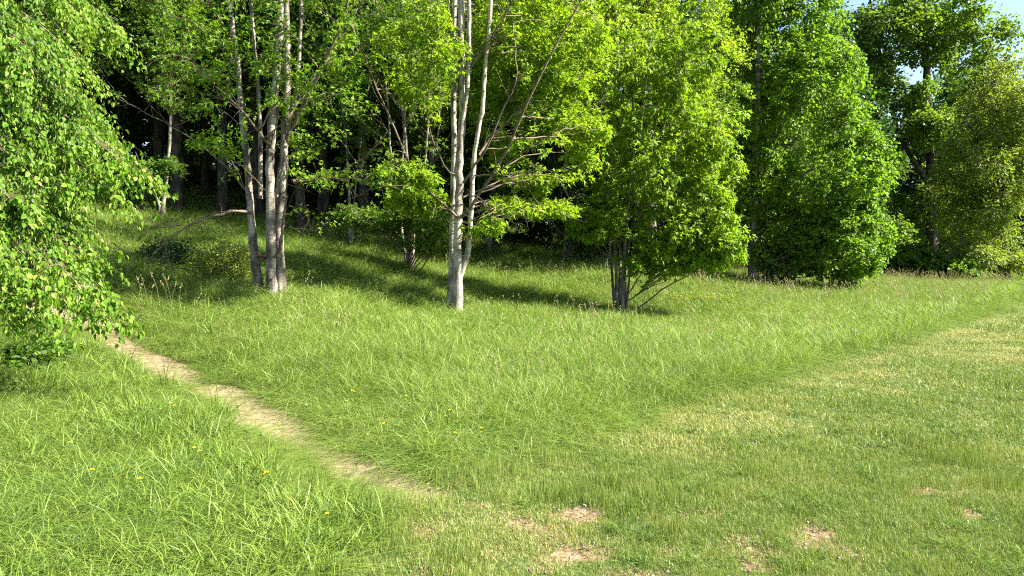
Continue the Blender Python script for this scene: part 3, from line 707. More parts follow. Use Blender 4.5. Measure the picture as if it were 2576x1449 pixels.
limbs = [(U((635, 536, d1 + .1), (590, 530, d1 - .2), (520, 550, d1 - .5), (452, 580, d1 - .7), (410, 618, d1 - .8), (385, 642, d1 - .9), (371, 675, d1 - .9)), .034, .008),
         (U((420, 606, d1 - .78), (418, 640, d1 - .8), (424, 660, d1 - .8), (440, 680, d1 - .8)), .016, .006),
         (U((690, 648, d1 - .15), (704, 610, d1 - .35), (712, 560, d1 - .5), (722, 470, d1 - .6), (716, 380, d1 - .5)), .03, .01),
         (U((690, 380, d1), (650, 330, d1 - .4), (600, 270, d1 - .8), (540, 215, d1 - 1.2), (480, 150, d1 - 1.5)), .03, .008),
         (U((720, 350, d1 + .3), (760, 270, d1), (800, 190, d1 - .2), (850, 80, d1 - .3), (880, -20, d1 - .3)), .04, .015),
         (U((722, 300, d1 + .3), (780, 210, d1 + .6), (845, 120, d1 + .8), (900, 20, d1 + 1)), .035, .012),
         (U((735, 455, d1 + .6), (790, 445, d1 + 1), (860, 430, d1 + 1.2), (930, 385, d1 + 1.2), (975, 330, d1 + 1.2)), .04, .012),
         (U((740, 460, d1 + .6), (830, 448, d1 + .3), (900, 452, d1), (960, 465, d1 - .2), (1040, 470, d1 - .2)), .022, .006),
         (U((730, 570, d1 + .3), (760, 585, d1 + .2), (780, 582, d1 + .1), (788, 560, d1 + .1)), .012, .004),
         (U((620, 480, d1 + .2), (560, 410, d1 + .1), (470, 340, d1), (380, 290, d1), (300, 250, d1)), .025, .006),
         (U((452, 567, d1 - .7), (400, 572, d1 - .8), (345, 574, d1 - .9)), .012, .006),
         (U((590, 120, d1 + .3), (560, 60, d1 + .3), (520, -10, d1 + .2), (500, -80, d1)), .025, .01)]
blobs = [ell(745, 330, d1, 95, 110, 1.3, 1.6), ell(820, 150, d1 + .3, 130, 170, 1.8, 1.8), ell(650, 120, d1 + .3, 110, 130, 1.5, 1.4), ell(490, 160, d1 - .3, 120, 160, 1.8, 1.5),
         ell(720, -150, d1, 300, 150, 2.5, 2.2), ell(860, 440, d1 + .6, 110, 35, .8, .35), ell(560, 370, d1 - .4, 90, 60, 1.2, .5)]
build_tree('maple_tree', 'silver barked maple of several close stems with a dead bough arching left', 'tree', st, blobs, 520, 'leaf_maple_green', .10, 11, 'bark_pale', limbs, 60, .55, 14, 'maple', gap=.42, tintbias=.12, limb_twigs=2)

# the pale forked maple in the middle
d2 = 17.0
st = [([foot(1150, 790, d2)] + U((1150, 700, d2), (1152, 620, d2), (1153, 545, d2), (1156, 400, d2), (1160, 310, d2), (1162, 200, d2), (1160, 80, d2 + .1), (1158, -120, d2 + .2)), .112, .06),
      ([foot(1136, 788, d2 + .2)] + U((1137, 640, d2 + .2), (1142, 400, d2 + .25), (1141, 200, d2 + .3), (1146, -120, d2 + .3)), .085, .045),
      (U((1153, 712, d2), (1168, 665, d2), (1180, 610, d2), (1186, 520, d2), (1190, 430, d2), (1195, 380, d2), (1205, 320, d2 - .05), (1216, 250, d2 - .05), (1222, 150, d2), (1232, 60, d2), (1240, -120, d2)), .066, .036),
      (U((1158, 330, d2), (1172, 250, d2 - .1), (1180, 150, d2 - .1), (1180, 60, d2 - .1), (1182, -120, d2)), .055, .038)]
limbs = [(U((1160, 546, d2 - .1), (1200, 500, d2 - .3), (1245, 430, d2 - .6), (1285, 360, d2 - .8), (1310, 290, d2 - 1), (1370, 170, d2 - 1.2), (1450, 20, d2 - 1.4), (1500, -80, d2 - 1.5)), .04, .014),
         (U((1165, 460, d2 - .1), (1215, 390, d2 - .4), (1255, 300, d2 - .6), (1300, 190, d2 - .8), (1290, 60, d2 - .8)), .03, .01),
         (U((1152, 548, d2 - .1), (1100, 500, d2 - .4), (1050, 450, d2 - .8), (1000, 340, d2 - 1), (950, 230, d2 - 1.2), (905, 120, d2 - 1.4), (870, 20, d2 - 1.5)), .03, .009),
         (U((1235, 450, d2 - .5), (1290, 400, d2 - .9), (1360, 355, d2 - 1.3), (1440, 300, d2 - 1.6), (1520, 250, d2 - 1.8)), .022, .006),
         (U((1205, 390, d2), (1250, 330, d2 + .3), (1330, 260, d2 + .6), (1400, 190, d2 + .8)), .028, .008),
         (U((1170, 190, d2), (1210, 130, d2 - .2), (1260, 60, d2 - .5), (1300, -20, d2 - .7)), .028, .012),
         (U((1150, 440, d2), (1120, 420, d2 - .3), (1080, 330, d2 - .5), (1080, 200, d2 - .6), (1100, 60, d2 - .7)), .02, .006),
         (U((1190, 440, d2), (1260, 440, d2 - .5), (1340, 430, d2 - 1), (1420, 430, d2 - 1.4)), .018, .005),
         (U((1192, 600, d2), (1230, 520, d2 - .5), (1300, 540, d2 - .8)), .014, .004),
         (U((1160, 560, d2), (1230, 545, d2 - .6), (1320, 520, d2 - 1), (1410, 515, d2 - 1.3)), .02, .005)]
blobs = [ell(1370, 120, d2 + 1.6, 180, 200, 2.0, 3.4), ell(1360, 400, d2 + 1.6, 130, 90, 1.2, 1.1), ell(1340, 520, d2 + .8, 130, 26, .8, .5), ell(1430, 360, d2 + .8, 110, 110, 1.0, 1.2),
         ell(1250, 200, d2 + 1.4, 80, 200, .8, 1.0), ell(1010, 445, d2 - .9, 110, 28, .8, .45), ell(1060, 130, d2 - .8, 120, 150, 1.2, .7), ell(1200, -200, d2 + 2.2, 300, 170, 2.4, 1.6), (np.array([1.0, 13.2, 8.7]), np.array([2.8, 2.0, 1.7]), 3.4), ell(1230, 575, d2 - .5, 45, 18, .5, .14), ell(1040, 500, d2, 110, 22, .6, .35)]  # free ellipsoid: clump above the frame, added to shade the several-stemmed maple and path
build_tree('maple_tree', 'pale forked maple in the middle of the meadow with yellow green leaves in the sun', 'tree', st, blobs, 2000, 'leaf_maple', .13, 22, 'bark_white', limbs, 110, .55, 17, 'maple', tintbias=.15, gap=.40, limb_twigs=3, lean_up=.15)

# the bushy young tree of many thin stems
d3 = 20.5
b3 = (1560, 787)
st = []
for (x0, xa, xb, xc, dd, r) in ((1560, 1570, 1578, 1600, 0, .055), (1552, 1548, 1540, 1520, .2, .05), (1566, 1572, 1582, 1640, -.15, .05), (1556, 1560, 1565, 1555, .3, .045), (1572, 1590, 1615, 1720, -.1, .035), (1548, 1536, 1530, 1470, .1, .038), (1568, 1578, 1600, 1690, .3, .04)):
    st.append(([foot(x0, 787, d3 + dd)] + U((x0 + (xa - x0) * .5, 720, d3 + dd), (xa, 640, d3 + dd * 1.5), (xb, 520, d3 + dd * 2), ((xb + xc) / 2, 330, d3 + dd * 3), (xc, 80, d3 + dd * 4)), r, .015))
limbs = [(U((1575, 760, d3 - .1), (1610, 735, d3 - .3), (1635, 700, d3 - .4), (1642, 672, d3 - .5)), .018, .005), (U((1580, 745, d3), (1605, 700, d3 - .1), (1625, 650, d3 - .1), (1615, 600, d3 - .1)), .02, .006),
         (U((1580, 540, d3), (1660, 520, d3 - .3), (1760, 550, d3 - .6), (1830, 545, d3 - .8)), .02, .006), (U((1590, 480, d3), (1700, 400, d3 - .4), (1800, 340, d3 - .6)), .02, .005), (U((1570, 420, d3), (1500, 320, d3 - .4), (1440, 240, d3 - .6)), .02, .005)]
blobs = [ell(1670, 400, d3 - .2, 210, 190, 2.0, 4.2), ell(1740, 250, d3, 140, 200, 1.8, 2.4), ell(1560, 260, d3, 130, 170, 1.6, 1.4), ell(1500, 540, d3 - .7, 80, 55, .8, .6), ell(1700, 600, d3 - .8, 120, 50, 1.0, 1.2), ell(1810, 590, d3 - .6, 85, 60, .9, .9),
         ell(1790, 480, d3 - .4, 100, 90, 1.2, 1.1), ell(1650, 655, d3 - .7, 90, 32, .9, .9), ell(1790, 640, d3 - .8, 80, 40, .9, .9), ell(1475, 565, d3 - .8, 60, 45, .8, .6), ell(1650, 100, d3 + .6, 190, 170, 1.8, 1.6)]
build_tree('young_maple', 'bushy young maple on many thin stems right of the pale forked maple', 'tree', st, blobs, 1450, 'leaf_maple', .15, 33, 'bark_grey', limbs, 110, .5, 17, 'maple', droop=.8, tintbias=.0, gap=.48, flat=.7, limb_twigs=6)

# bright maple behind it
d4 = 26.0
st = [([foot(1640, 700, d4)] + U((1640, 560, d4), (1630, 380, d4), (1640, 150, d4), (1650, -150, d4)), .16, .07), (U((1636, 600, d4), (1580, 420, d4), (1500, 250, d4), (1440, 50, d4)), .09, .03), (U((1632, 560, d4), (1700, 380, d4 + .4), (1780, 200, d4 + .6), (1830, 0, d4 + .8)), .09, .03)]
blobs = [ell(1520, 60, d4 - .6, 190, 200, 2.6, 2.6), ell(1700, 110, d4, 190, 260, 3, 2.8), ell(1620, 330, d4, 230, 170, 2.5, 1.6), ell(1640, -180, d4, 300, 160, 3, 2), ell(1480, 250, d4, 110, 150, 2, .9)]
build_tree('maple_tree', 'tall bright green maple rising behind the bushy young one', 'tree', st, blobs, 2500, 'leaf_maple', .13, 44, 'bark_grey', (), 90, .8, 14, 'maple', tintbias=.15, gap=.44, gapscale=1.2)

# the dense round maple at the wood's edge
d5 = 28.5
st = [([foot(1893, 712, d5)] + U((1895, 600, d5), (1900, 400, d5), (1905, 200, d5), (1905, -100, d5)), .17, .07), (U((1897, 500, d5), (1960, 330, d5 - .3), (2040, 120, d5 - .5), (2080, -80, d5 - .5)), .08, .03), (U((1895, 560, d5), (1980, 470, d5 - .6), (2080, 400, d5 - 1), (2160, 330, d5 - 1.2)), .07, .02)]
blobs = [ell(1950, 60, d5, 170, 200, 3, 2.6), ell(2010, 260, d5 - .3, 180, 170, 3, 2.8), ell(2080, 430, d5 - .6, 165, 150, 2.6, 2.6), ell(2110, 600, d5 - .8, 125, 125, 2.2, 2.0), ell(1940, 520, d5 + .6, 140, 170, 2, 1.4), ell(2000, 640, d5, 150, 60, 1.6, .9), ell(1950, -150, d5, 160, 120, 2.6, 1.4), ell(1860, 400, d5 + 1, 90, 200, 2, .8)]
build_tree('maple_tree', 'dense rounded maple with branches sweeping to the grass at the edge of the wood', 'tree', st, blobs, 6400, 'leaf_maple_green', .115, 55, 'bark_grey', (), 150, .6, 15, 'round', tintbias=.1, gap=.39, gapscale=1.0, flat=.8, droop=.5)

# the two tall trees at the right edge
d6 = 46.0
st = [([foot(2345, 672, d6)] + U((2345, 560, d6), (2340, 400, d6), (2330, 200, d6), (2320, -100, d6)), .34, .14), (U((2340, 470, d6), (2260, 330, d6), (2210, 120, d6 + 1), (2180, -50, d6 + 1)), .16, .05), (U((2338, 400, d6), (2420, 250, d6), (2500, 100, d6)), .16, .05)]
blobs = [ell(2210, 90, d6, 110, 80, 4, 1.6), ell(2180, 220, d6, 70, 90, 3, .9), ell(2330, 40, d6, 130, 120, 4, 2.2), ell(2440, 110, d6, 100, 90, 3.5, 1.5), ell(2330, 330, d6 - 1, 90, 60, 3.2, 1.1), ell(2440, 260, d6, 100, 100, 3, 1.4), ell(2290, 240, d6 - 2, 60, 40, 2, .4), ell(2330, -160, d6, 190, 120, 4, 1.8), ell(2240, 610, d6 - 2, 50, 60, 2, .5), ell(2400, 470, d6 + 1, 90, 120, 3, 1.2), ell(2290, 560, d6 + 2, 80, 90, 2.5, .7)]
build_tree('tall_tree', 'tall dark trunked tree with loose clumps of foliage and sky showing through', 'tree', st, blobs, 3300, 'leaf_mid', .18, 66, 'bark_dark', (), 120, 1.2, 14, 'round', tintbias=.3, gap=.44, gapscale=1.8, spread=.3)
d7 = 38.0
st = [([foot(2530, 676, d7)] + U((2525, 560, d7), (2520, 400, d7), (2500, 200, d7)), .2, .08), (U((2522, 480, d7), (2470, 380, d7), (2430, 300, d7)), .08, .03)]
blobs = [ell(2520, 260, d7, 75, 110, 3, 1.6), ell(2440, 470, d7, 80, 170, 3, 2.0), ell(2540, 500, d7, 70, 160, 3, 2.0), ell(2600, 350, d7, 90, 200, 3, 1.4), ell(2440, 640, d7 - 1, 80, 40, 2, .7), ell(2560, 660, d7, 70, 30, 2, .4)]
build_tree('wide_tree', 'broad olive green tree at the right edge reaching down to the field', 'tree', st, blobs, 3000, 'leaf_olive', .15, 77, 'bark_dark', (), 100, 1.0, 14, 'oval', tintbias=.05, gap=.38, gapscale=1.6, spread=.3)

# low shrubs in front of them
def shrub(px, py, d, rx, rz, label, seed, leaf='leaf_mid', n=260, size=.1, ry=.9, name='shrub', group=None, shape='round', tint=.05):
    f = foot(px, py, d); c = f + np.array([0, 0, rz / FPX * d * .95]); rr = np.array([rx / FPX * d, ry, rz / FPX * d])
    st = [([f, f + (c - f) * .6 + np.array([dx * .3, 0, 0]), c + np.array([dx, 0, rr[2] * .4])], .022, .008) for dx in (-rr[0] * .5, 0, rr[0] * .5)]
    return build_tree(name, label, 'shrub', st, [(c, rr, 1)], n, leaf, size, seed, 'bark_dark', (), 30, .35, 14, shape, group=group, tintbias=tint, gap=.3, gapscale=.5, flat=.8, clear=.06)
shrub(2290, 660, 38, 70, 55, 'low dark green shrub under the tall dark trunks', 101, n=330, size=.15, ry=1.6)
shrub(2395, 672, 36, 60, 38, 'low spreading shrub with sunlit top beside the right hand field edge', 102, n=300, size=.14, ry=1.4, tint=.2)
shrub(2370, 610, 41, 50, 40, 'taller leafy shrub behind the low spreading one', 103, n=300, size=.16, ry=1.4, tint=.1)
shrub(560, 722, 15.9, 85, 62, 'yellow green bush left of the silver barked stems', 104, 'leaf_olive', n=420, size=.05, ry=.8, shape='oval', tint=.35)
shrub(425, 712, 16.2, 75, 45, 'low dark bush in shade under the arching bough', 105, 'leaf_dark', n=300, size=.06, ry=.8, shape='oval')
shrub(75, 852, 9.0, 75, 28, 'low leafy weeds in the shade below the linden', 106, 'leaf_mid', n=200, size=.06, ry=.5)
shrub(1740, 690, 22.5, 120, 18, 'brownish low undergrowth at the foot of the wood edge', 107, 'leaf_olive', n=240, size=.07, ry=.8, shape='oval', tint=.3)

# thin saplings in the wood edge
def sapling(px, py, d, lines, blobs, label, seed, leaf='leaf_mid', n=300, size=.11, r=.05, name='sapling', per=15, tint=.1, **kw):
    st = []
    for i, ln in enumerate(lines):
        st.append(([foot(px + (i % 3 - 1) * 7, py, d + i * .12)] + U(*[(a, b, d + i * .3) for a, b in ln]), r * (1 if i == 0 else .7), .012))
    return build_tree(name, label, 'tree', st, blobs, n, leaf, size, seed, 'bark_grey', (), 45, .6, per, 'maple', tintbias=tint, flat=.3, lean_up=.8, **kw)
d8 = 23
sapling(1035, 668, d8, [[(1030, 520), (1020, 350), (1000, 150), (985, -80)], [(1040, 560), (1070, 400), (1085, 200), (1120, -50)], [(1025, 540), (985, 400), (975, 250), (940, -50)], [(1010, 560), (1012, 420), (1020, 250), (1020, -50)], [(1050, 520), (1100, 350), (1110, 150), (1140, -60)]],
        [ell(1000, 110, d8, 160, 130, 2, 2), ell(1090, 250, d8, 90, 130, 1.6, 1.0), ell(1070, 530, d8 - .8, 110, 40, 1.3, .7), ell(940, 545, d8 - .5, 120, 32, 1.2, .8), ell(1080, 600, d8 - 1, 80, 38, 1.0, .7)],
        'clump of slender leaning stems between the two pale maples', 201, n=950, r=.07, name='slender_tree')
sapling(412, 560, 25, [[(415, 480), (428, 330), (428, 150), (425, -60)], [(395, 500), (360, 430), (340, 380)]], [ell(420, 420, 25, 60, 26, .8, .3), ell(440, 120, 25, 110, 160, 1.6, 1.5), ell(380, 480, 25, 50, 20, .6, .15)],
        'thin leaning sapling on the dark bank left of the silver barked maple', 202, n=420, r=.07)
sapling(885, 655, 26, [[(880, 520), (870, 350), (850, 150), (840, -60)], [(890, 520), (905, 380), (930, 200), (960, -40)]], [ell(860, 60, 26, 120, 120, 1.8, 1.6), ell(900, 330, 26, 90, 90, 1.5, .5)],
        'thin twin stemmed sapling behind the silver barked maple', 203, n=480, r=.05, leaf='leaf_mid')
sapling(1235, 620, 30, [[(1237, 520), (1240, 380), (1230, 200)], [(1210, 520), (1200, 400), (1190, 300)]], [ell(1230, 330, 30, 90, 120, 2, 1), ell(1290, 440, 30, 90, 60, 2, 1)],
        'dark stemmed sapling standing just right of the forked maple', 204, n=420, r=.09, leaf='leaf_mid', size=.14)
sapling(1420, 660, 29, [[(1425, 560), (1400, 430), (1380, 300)], [(1440, 560), (1470, 420), (1480, 300)]], [ell(1400, 480, 29, 110, 80, 1.6, 1), ell(1430, 330, 29, 120, 110, 2, 1), ell(1460, 600, 29, 80, 50, 1.4, .8)],
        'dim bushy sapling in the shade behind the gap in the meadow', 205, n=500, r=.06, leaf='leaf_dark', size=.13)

# ------------------------------------------------------------------ linden hanging in from the left
dl = 8.2
lr = np.array([-8.8, 9.6]); lz = H(*lr)
trunk = [(np.array([[lr[0], lr[1], lz - .05], [-8.75, 9.6, lz + 2], [-8.7, 9.7, lz + 4.5], [-8.7, 9.7, lz + 8]]), .17, .08)]
tipsL = [(302, 728, 7.2, 420), (288, 655, 7.6, 380), (268, 765, 7.4, 560), (225, 560, 7.8, 380), (400, 405, 8.2, 120), (335, 455, 8.0, 200), (345, 350, 8.6, 60), (205, 470, 7.8, 260), (150, 640, 7.2, 420), (60, 770, 7.0, 600), (120, 500, 7.4, 300),
         (290, 250, 8.8, 0), (210, 210, 8.2, -20), (170, 130, 8.0, -60), (260, 120, 9.5, -150), (90, 60, 8, -150), (100, 380, 7.6, 160), (30, 620, 6.8, 400), (180, 330, 8.6, 100), (40, 200, 7.6, 0), (190, 720, 7.8, 450), (260, 400, 9.2, 150), (330, 300, 9.6, 0), (130, 250, 9, 0), (60, 460, 8.4, 200), (380, 60, 10.5, -250), (300, 40, 10, -250), (200, -30, 9.5, -300)]
limbs = []
for (px, py, d, y0) in tipsL:
    px = px - 95; b = unproject(px, py, d); a0 = np.array([lr[0], lr[1] + 0, unproject(-300, y0 - 30, 9)[2]])
    mid = (a0 + b) / 2 + np.array([0, 0, .12 * np.linalg.norm(b - a0)])
    q1 = a0 * .7 + mid * .3 + np.array([0, 0, .1]); q3 = mid * .35 + b * .65 + np.array([0, 0, .08])
    limbs.append(([a0, q1, mid, q3, b], .022, .004))
build_tree('linden_tree', 'linden reaching in from the left edge with drooping leafy branches and pale hanging bracts', 'tree', trunk, [], 0, 'leaf_linden', .058, 88, 'bark_grey', limbs, 0, .58, 19, 'ovate',
           spread=.05, flat=.3, droop=1.1, tintbias=.1, bracts=.35, limb_twigs=88, zvar=.13, twr=.5)

# ------------------------------------------------------------------ the wood behind
def wood_proto(seed, leaf, hgt, rad, n, size, shape, zlow, gap=.42, bark='bark_dark', cone=False):
    base = np.array([0., 0, 0]); g = np.random.default_rng(seed)
    stem = [(np.array([[0, 0, -.2], [.1, 0, hgt * .3], [-.15, .1, hgt * .6], [.05, 0, hgt * .95]]), .19, .05)]
    bl = []
    for i in range(9):
        t = i / 8; z = zlow + (hgt - zlow) * t; rr = rad * ((1 - t * .85) if cone else (.55 + .45 * math.sin(math.pi * min(1, .25 + t * .8)))); a = g.uniform(0, 6.28)
        bl.append((np.array([math.cos(a) * rad * .25, math.sin(a) * rad * .25, z]), np.array([rr, rr, (hgt - zlow) / 7]), rr * rr))
    return stem, bl
protos = []
def W(name, label, seed, leaf, hgt, rad, n, size, shape, zlow, group, **kw):
    stem, bl = wood_proto(seed, leaf, hgt, rad, n, size, shape, zlow, **{k: v for k, v in kw.items() if k in ('cone',)})
    # build round the origin well above any terrain test: shift up, build, shift back
    bl = [(c + np.array([0, 0, 200]), r, w) for c, r, w in bl]; stem = [(p + np.array([0, 0, 200]), a, b) for p, a, b in stem]
    t = build_tree(name, label, 'tree', stem, bl, n, leaf, size, seed, 'bark_dark', (), kw.get('nbr', 90), 1.0, kw.get('per', 13), shape, group=group, gap=kw.get('gap', .40), gapscale=1.5, spread=.28, flat=kw.get('flat', .35), tintbias=kw.get('tb', 0), droop=kw.get('droop', .35))
    return t
GW = 'trees of the wood behind the meadow'
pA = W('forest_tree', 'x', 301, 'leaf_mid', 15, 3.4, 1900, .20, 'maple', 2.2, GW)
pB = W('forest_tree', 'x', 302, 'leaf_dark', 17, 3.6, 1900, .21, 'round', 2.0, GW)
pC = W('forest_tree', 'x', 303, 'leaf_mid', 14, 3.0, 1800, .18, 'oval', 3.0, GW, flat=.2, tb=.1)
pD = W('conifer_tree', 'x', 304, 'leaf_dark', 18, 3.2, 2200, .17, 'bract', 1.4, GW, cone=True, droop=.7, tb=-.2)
pE = W('forest_tree', 'x', 305, 'leaf_mid', 16, 3.9, 1900, .19, 'maple', 6.0, GW, tb=.05)  # high crown, added so that its canopy shades the bank
kids = {p: [c for c in bpy.data.objects if c.parent == p] for p in (pA, pB, pC, pD, pE)}
def place(p, x, y, s, rz, label, first):
    if first: o = p
    else:
        o = p.copy(); sc.collection.objects.link(o)
        for c in kids[p]:
            k = c.copy(); sc.collection.objects.link(k); k.parent = o
    o.location = (x, y, H(x, y) - .1); o.rotation_euler = (0, 0, rz); o.scale = (s, s, s)
    o['label'] = label
    return o
rr = random.Random(5); used = set()
LEAFY = 'leafy tree in the shadowed wood behind the meadow'; DARK = 'dark evergreen tree deep in the wood behind the meadow'
spots = []
SHADE_TREES = [(820, 31), (1010, 33), (650, 30), (450, 28), (880, 37), (720, 38), (1080, 39), (520, 39), (250, 33), (400, 45), (1180, 40), (100, 27), (300, 35), (480, 36), (150, 37), (700, 32), (850, 34), (560, 42), (780, 40), (940, 43), (1150, 34)]  # more high crowned trees, added only to deepen the shade on the bank
# px, distance, proto, scale
for (px, d, p, s) in ((230, 29, pE, 1.0), (400, 31, pE, 1.0), (560, 29, pE, .95), (760, 28, pE, 1.0), (920, 30, pE, 1.0), (1080, 28, pE, .95), (1240, 32, pE, 1.0), (640, 36, pE, 1.1), (1000, 37, pE, 1.1), (350, 40, pE, 1.1), (40, 24, pC, .85), (170, 29, pA, .8), (300, 33, pC, .9), (520, 34, pA, .9), (-60, 33, pB, .9), (120, 38, pA, 1.0), (400, 40, pB, 1.0), (620, 40, pD, .95), (760, 33, pD, .7), (740, 44, pB, 1.0), (900, 40, pD, .85), (960, 33, pB, .72), (1060, 38, pB, .85), (1080, 31, pA, .62), (1180, 36, pD, .8),
                      (1250, 42, pA, .9), (1340, 37, pB, .8), (1450, 34, pD, .75), (1440, 44, pB, .9), (1560, 38, pA, .8), (1660, 34, pB, .8), (1740, 42, pB, .95), (1800, 33, pA, .75), (1880, 38, pB, .9), (1990, 36, pA, .8), (2090, 42, pB, .85), (2130, 52, pA, 1.0),
                      (20, 48, pD, 1.0), (250, 50, pB, 1.1), (500, 52, pD, 1.1), (650, 56, pA, 1.1), (850, 54, pB, 1.1), (1000, 52, pD, 1.0), (1130, 55, pB, 1.1), (1300, 55, pD, 1.1), (1480, 56, pB, 1.1), (1620, 54, pD, 1.0), (1780, 56, pB, 1.1), (1950, 56, pD, 1.0),
                      (2290, 60, pB, .8), (2420, 58, pA, .9), (2530, 62, pB, .85), (-150, 42, pA, 1.0), (-120, 56, pD, 1.1)):
    spots.append(((px - 1288) / FPX * d, d, p, s))
# far row of the wood, closing the sky gaps under the crowns
for k, px in enumerate(range(-300, 2900, 130)):
    if not 2170 < px < 2290: spots.append(((px - 1288) / FPX * 72, 72 + 5 * (k % 3), pB, 1.15))
for (px, d) in SHADE_TREES: spots.append(((px - 1288) / FPX * d, d, pE, 1.12))
for i, (x, y, p, s) in enumerate(spots):
    first = p not in used; used.add(p)
    lb = DARK if p == pD else ('broad dark leafed tree in the shadowed wood behind the meadow' if p == pB else ('layered light leafed tree in the wood behind the meadow' if p == pC else ('bare trunked tree with a high leafy crown, added to shade the bank' if p == pE else LEAFY)))
    o = place(p, x, y, s * rr.uniform(.92, 1.08), rr.uniform(0, 6.28), lb, first)
    o['group'] = {pD: 'dark evergreens of the wood', pB: 'broad dark leafed trees of the wood', pC: 'layered light leafed trees of the wood', pA: 'leafy trees of the wood', pE: 'high crowned trees added to shade the bank'}[p]

# ------------------------------------------------------------------ small things
def lathe(prof, sides, name, mat, parent=None, loc=(0, 0, 0)):
    V, F = [], []
    for (r, z) in prof:
        for k in range(sides): a = 2 * math.pi * k / sides; V.append((r * math.cos(a) + loc[0], r * math.sin(a) + loc[1], z + loc[2]))
    for i in range(len(prof) - 1):
        for k in range(sides): F.append((i * sides + k, i * sides + (k + 1) % sides, (i + 1) * sides + (k + 1) % sides, (i + 1) * sides + k))
    return mesh_np(name, np.array(V, float), [np.array(F)], mat, parent, smooth=True)

M['rot'] = plain_mat('rotten_wood', (.10, .035, .018), (.30, .12, .06), 12)
M['log'] = plain_mat('log_bark', (.05, .035, .02), (.26, .20, .10), 10)
M['yellow'] = plain_mat('buttercup_petal', (.75, .50, .01), (.85, .62, .02), 20, .35)
M['white'] = plain_mat('daisy_petal', (.72, .72, .70), (.85, .85, .84), 20, .6)
M['stem'] = plain_mat('flower_stem', (.05, .12, .02), (.09, .18, .03), 20)
M['stone'] = plain_mat('pale_stone', (.45, .40, .34), (.68, .64, .58), 30)
M['dock'] = leaf_mat('dock_leaf', [(0, (.03, .10, .02)), (1, (.09, .20, .06))], .3, .35, .5)

def lump(name, c, r, mat, seed, label, cat, squash=.3, nz=.35, group=None):
    n, m = 10, 14; V = []
    for i in range(n + 1):
        th = math.pi * i / n
        for j in range(m):
            ph = 2 * math.pi * j / m; V.append((math.sin(th) * math.cos(ph), math.sin(th) * math.sin(ph), math.cos(th)))
    V = np.array(V); k = 1 + nz * (noise3(V * 1.8 + 5, seed) - .5) * 2; V = V * k[:, None] * np.array(r)
    idx = np.arange((n + 1) * m).reshape(n + 1, m)
    F = np.stack([idx[:-1], np.roll(idx[:-1], -1, 1), np.roll(idx[1:], -1, 1), idx[1:]], -1).reshape(-1, 4)
    o = mesh_np(name, V, [F[:, ::-1]], mat, smooth=True); o.location = c
    return tag(o, label, cat, group)
# old root plate of a fallen tree, with a lighter rotten log lying by it
ds_ = 25.5
f = foot(322, 552, ds_)
root_t = empty('tree_stump', f); tag(root_t, 'old dark stump with a reddish rotten face lying in the shaded grass of the bank', 'tree stump')
def stump():
    g = np.random.default_rng(4); m = 22; V = []; prof = [(.50, -.1), (.47, .12), (.42, .34), (.38, .48), (.30, .54), (.0, .50)]
    for (r, z) in prof:
        for k in range(m):
            a = 2 * math.pi * k / m; w = 1 + .16 * math.sin(3 * a + 1) + .1 * math.sin(7 * a + z * 4) + .06 * g.normal(); V.append((r * w * math.cos(a) * 1.2, r * w * math.sin(a), z + .05 * math.sin(2 * a)))
    idx = np.arange(len(prof) * m).reshape(len(prof), m)
    F = np.stack([idx[:-1], np.roll(idx[:-1], -1, 1), np.roll(idx[1:], -1, 1), idx[1:]], -1).reshape(-1, 4)
    mesh_np('stump_bark', np.array(V), [F], M['bark_dark'], root_t, smooth=True)
    V = []; n = 9
    for i in range(n):
        for j in range(n): V.append((.12 + .36 * i / (n - 1), -.56 + .05 * g.normal() * .6 + .18 * (i / (n - 1)) ** 2, .16 + .26 * j / (n - 1) + .02 * g.normal()))
    idx = np.arange(n * n).reshape(n, n); F = np.stack([idx[:-1, :-1], idx[1:, :-1], idx[1:, 1:], idx[:-1, 1:]], -1).reshape(-1, 4)
    Vf = np.array(V); Vb = Vf + np.array([0, .2, 0]); o = len(Vf)
    mesh_np('rotten_face', np.vstack([Vf, Vb]), [np.vstack([F, F[:, ::-1] + o])], M['rot'], root_t)
stump()
f2 = foot(352, 560, 25.0)
P = np.array([[f2 + np.array([-.32, 0, .18]), f2 + np.array([-.1, -.03, .20]), f2 + np.array([.12, -.05, .17]), f2 + np.array([.38, -.1, .2])]])
V, F = tubes(P, np.array([[.11, .14, .13, .12]]), 12, 3, .35)
caps = np.array([list(range(11, -1, -1)), list(range(36, 48))])
tag(mesh_np('fallen_log', V, [F, caps], M['log'], smooth=True), 'short mossy yellowish log lying right of the dark stump', 'log')

# a small brown bracket wedged between two of the silver barked stems
bp = unproject(661, 645, d1 - .02); tb = empty('tree_bracket', bp); tag(tb, 'small flat reddish brown bracket wedged between two stems of the silver barked maple', 'bracket')
def slab(name, mat, x0, x1, y0, y1, z0, z1, parent, tilt=0, bev=.004):
    V = np.array([(x, y, z + tilt * x) for x in (x0, x1) for y in (y0, y1) for z in (z0, z1)], float)
    F = np.array([(0, 1, 3, 2), (4, 6, 7, 5), (0, 4, 5, 1), (2, 3, 7, 6), (0, 2, 6, 4), (1, 5, 7, 3)])
    o = mesh_np(name, V, [F], mat, parent)
    b = o.modifiers.new('bevel', 'BEVEL'); b.width = bev; b.segments = 2
    return o
slab('shelf', M['rot'], -.10, .085, -.13, .10, 0, .025, tb, -.12); slab('underside_wedge', M['bark_dark'], -.085, .06, -.10, .10, -.05, -.002, tb, -.12)

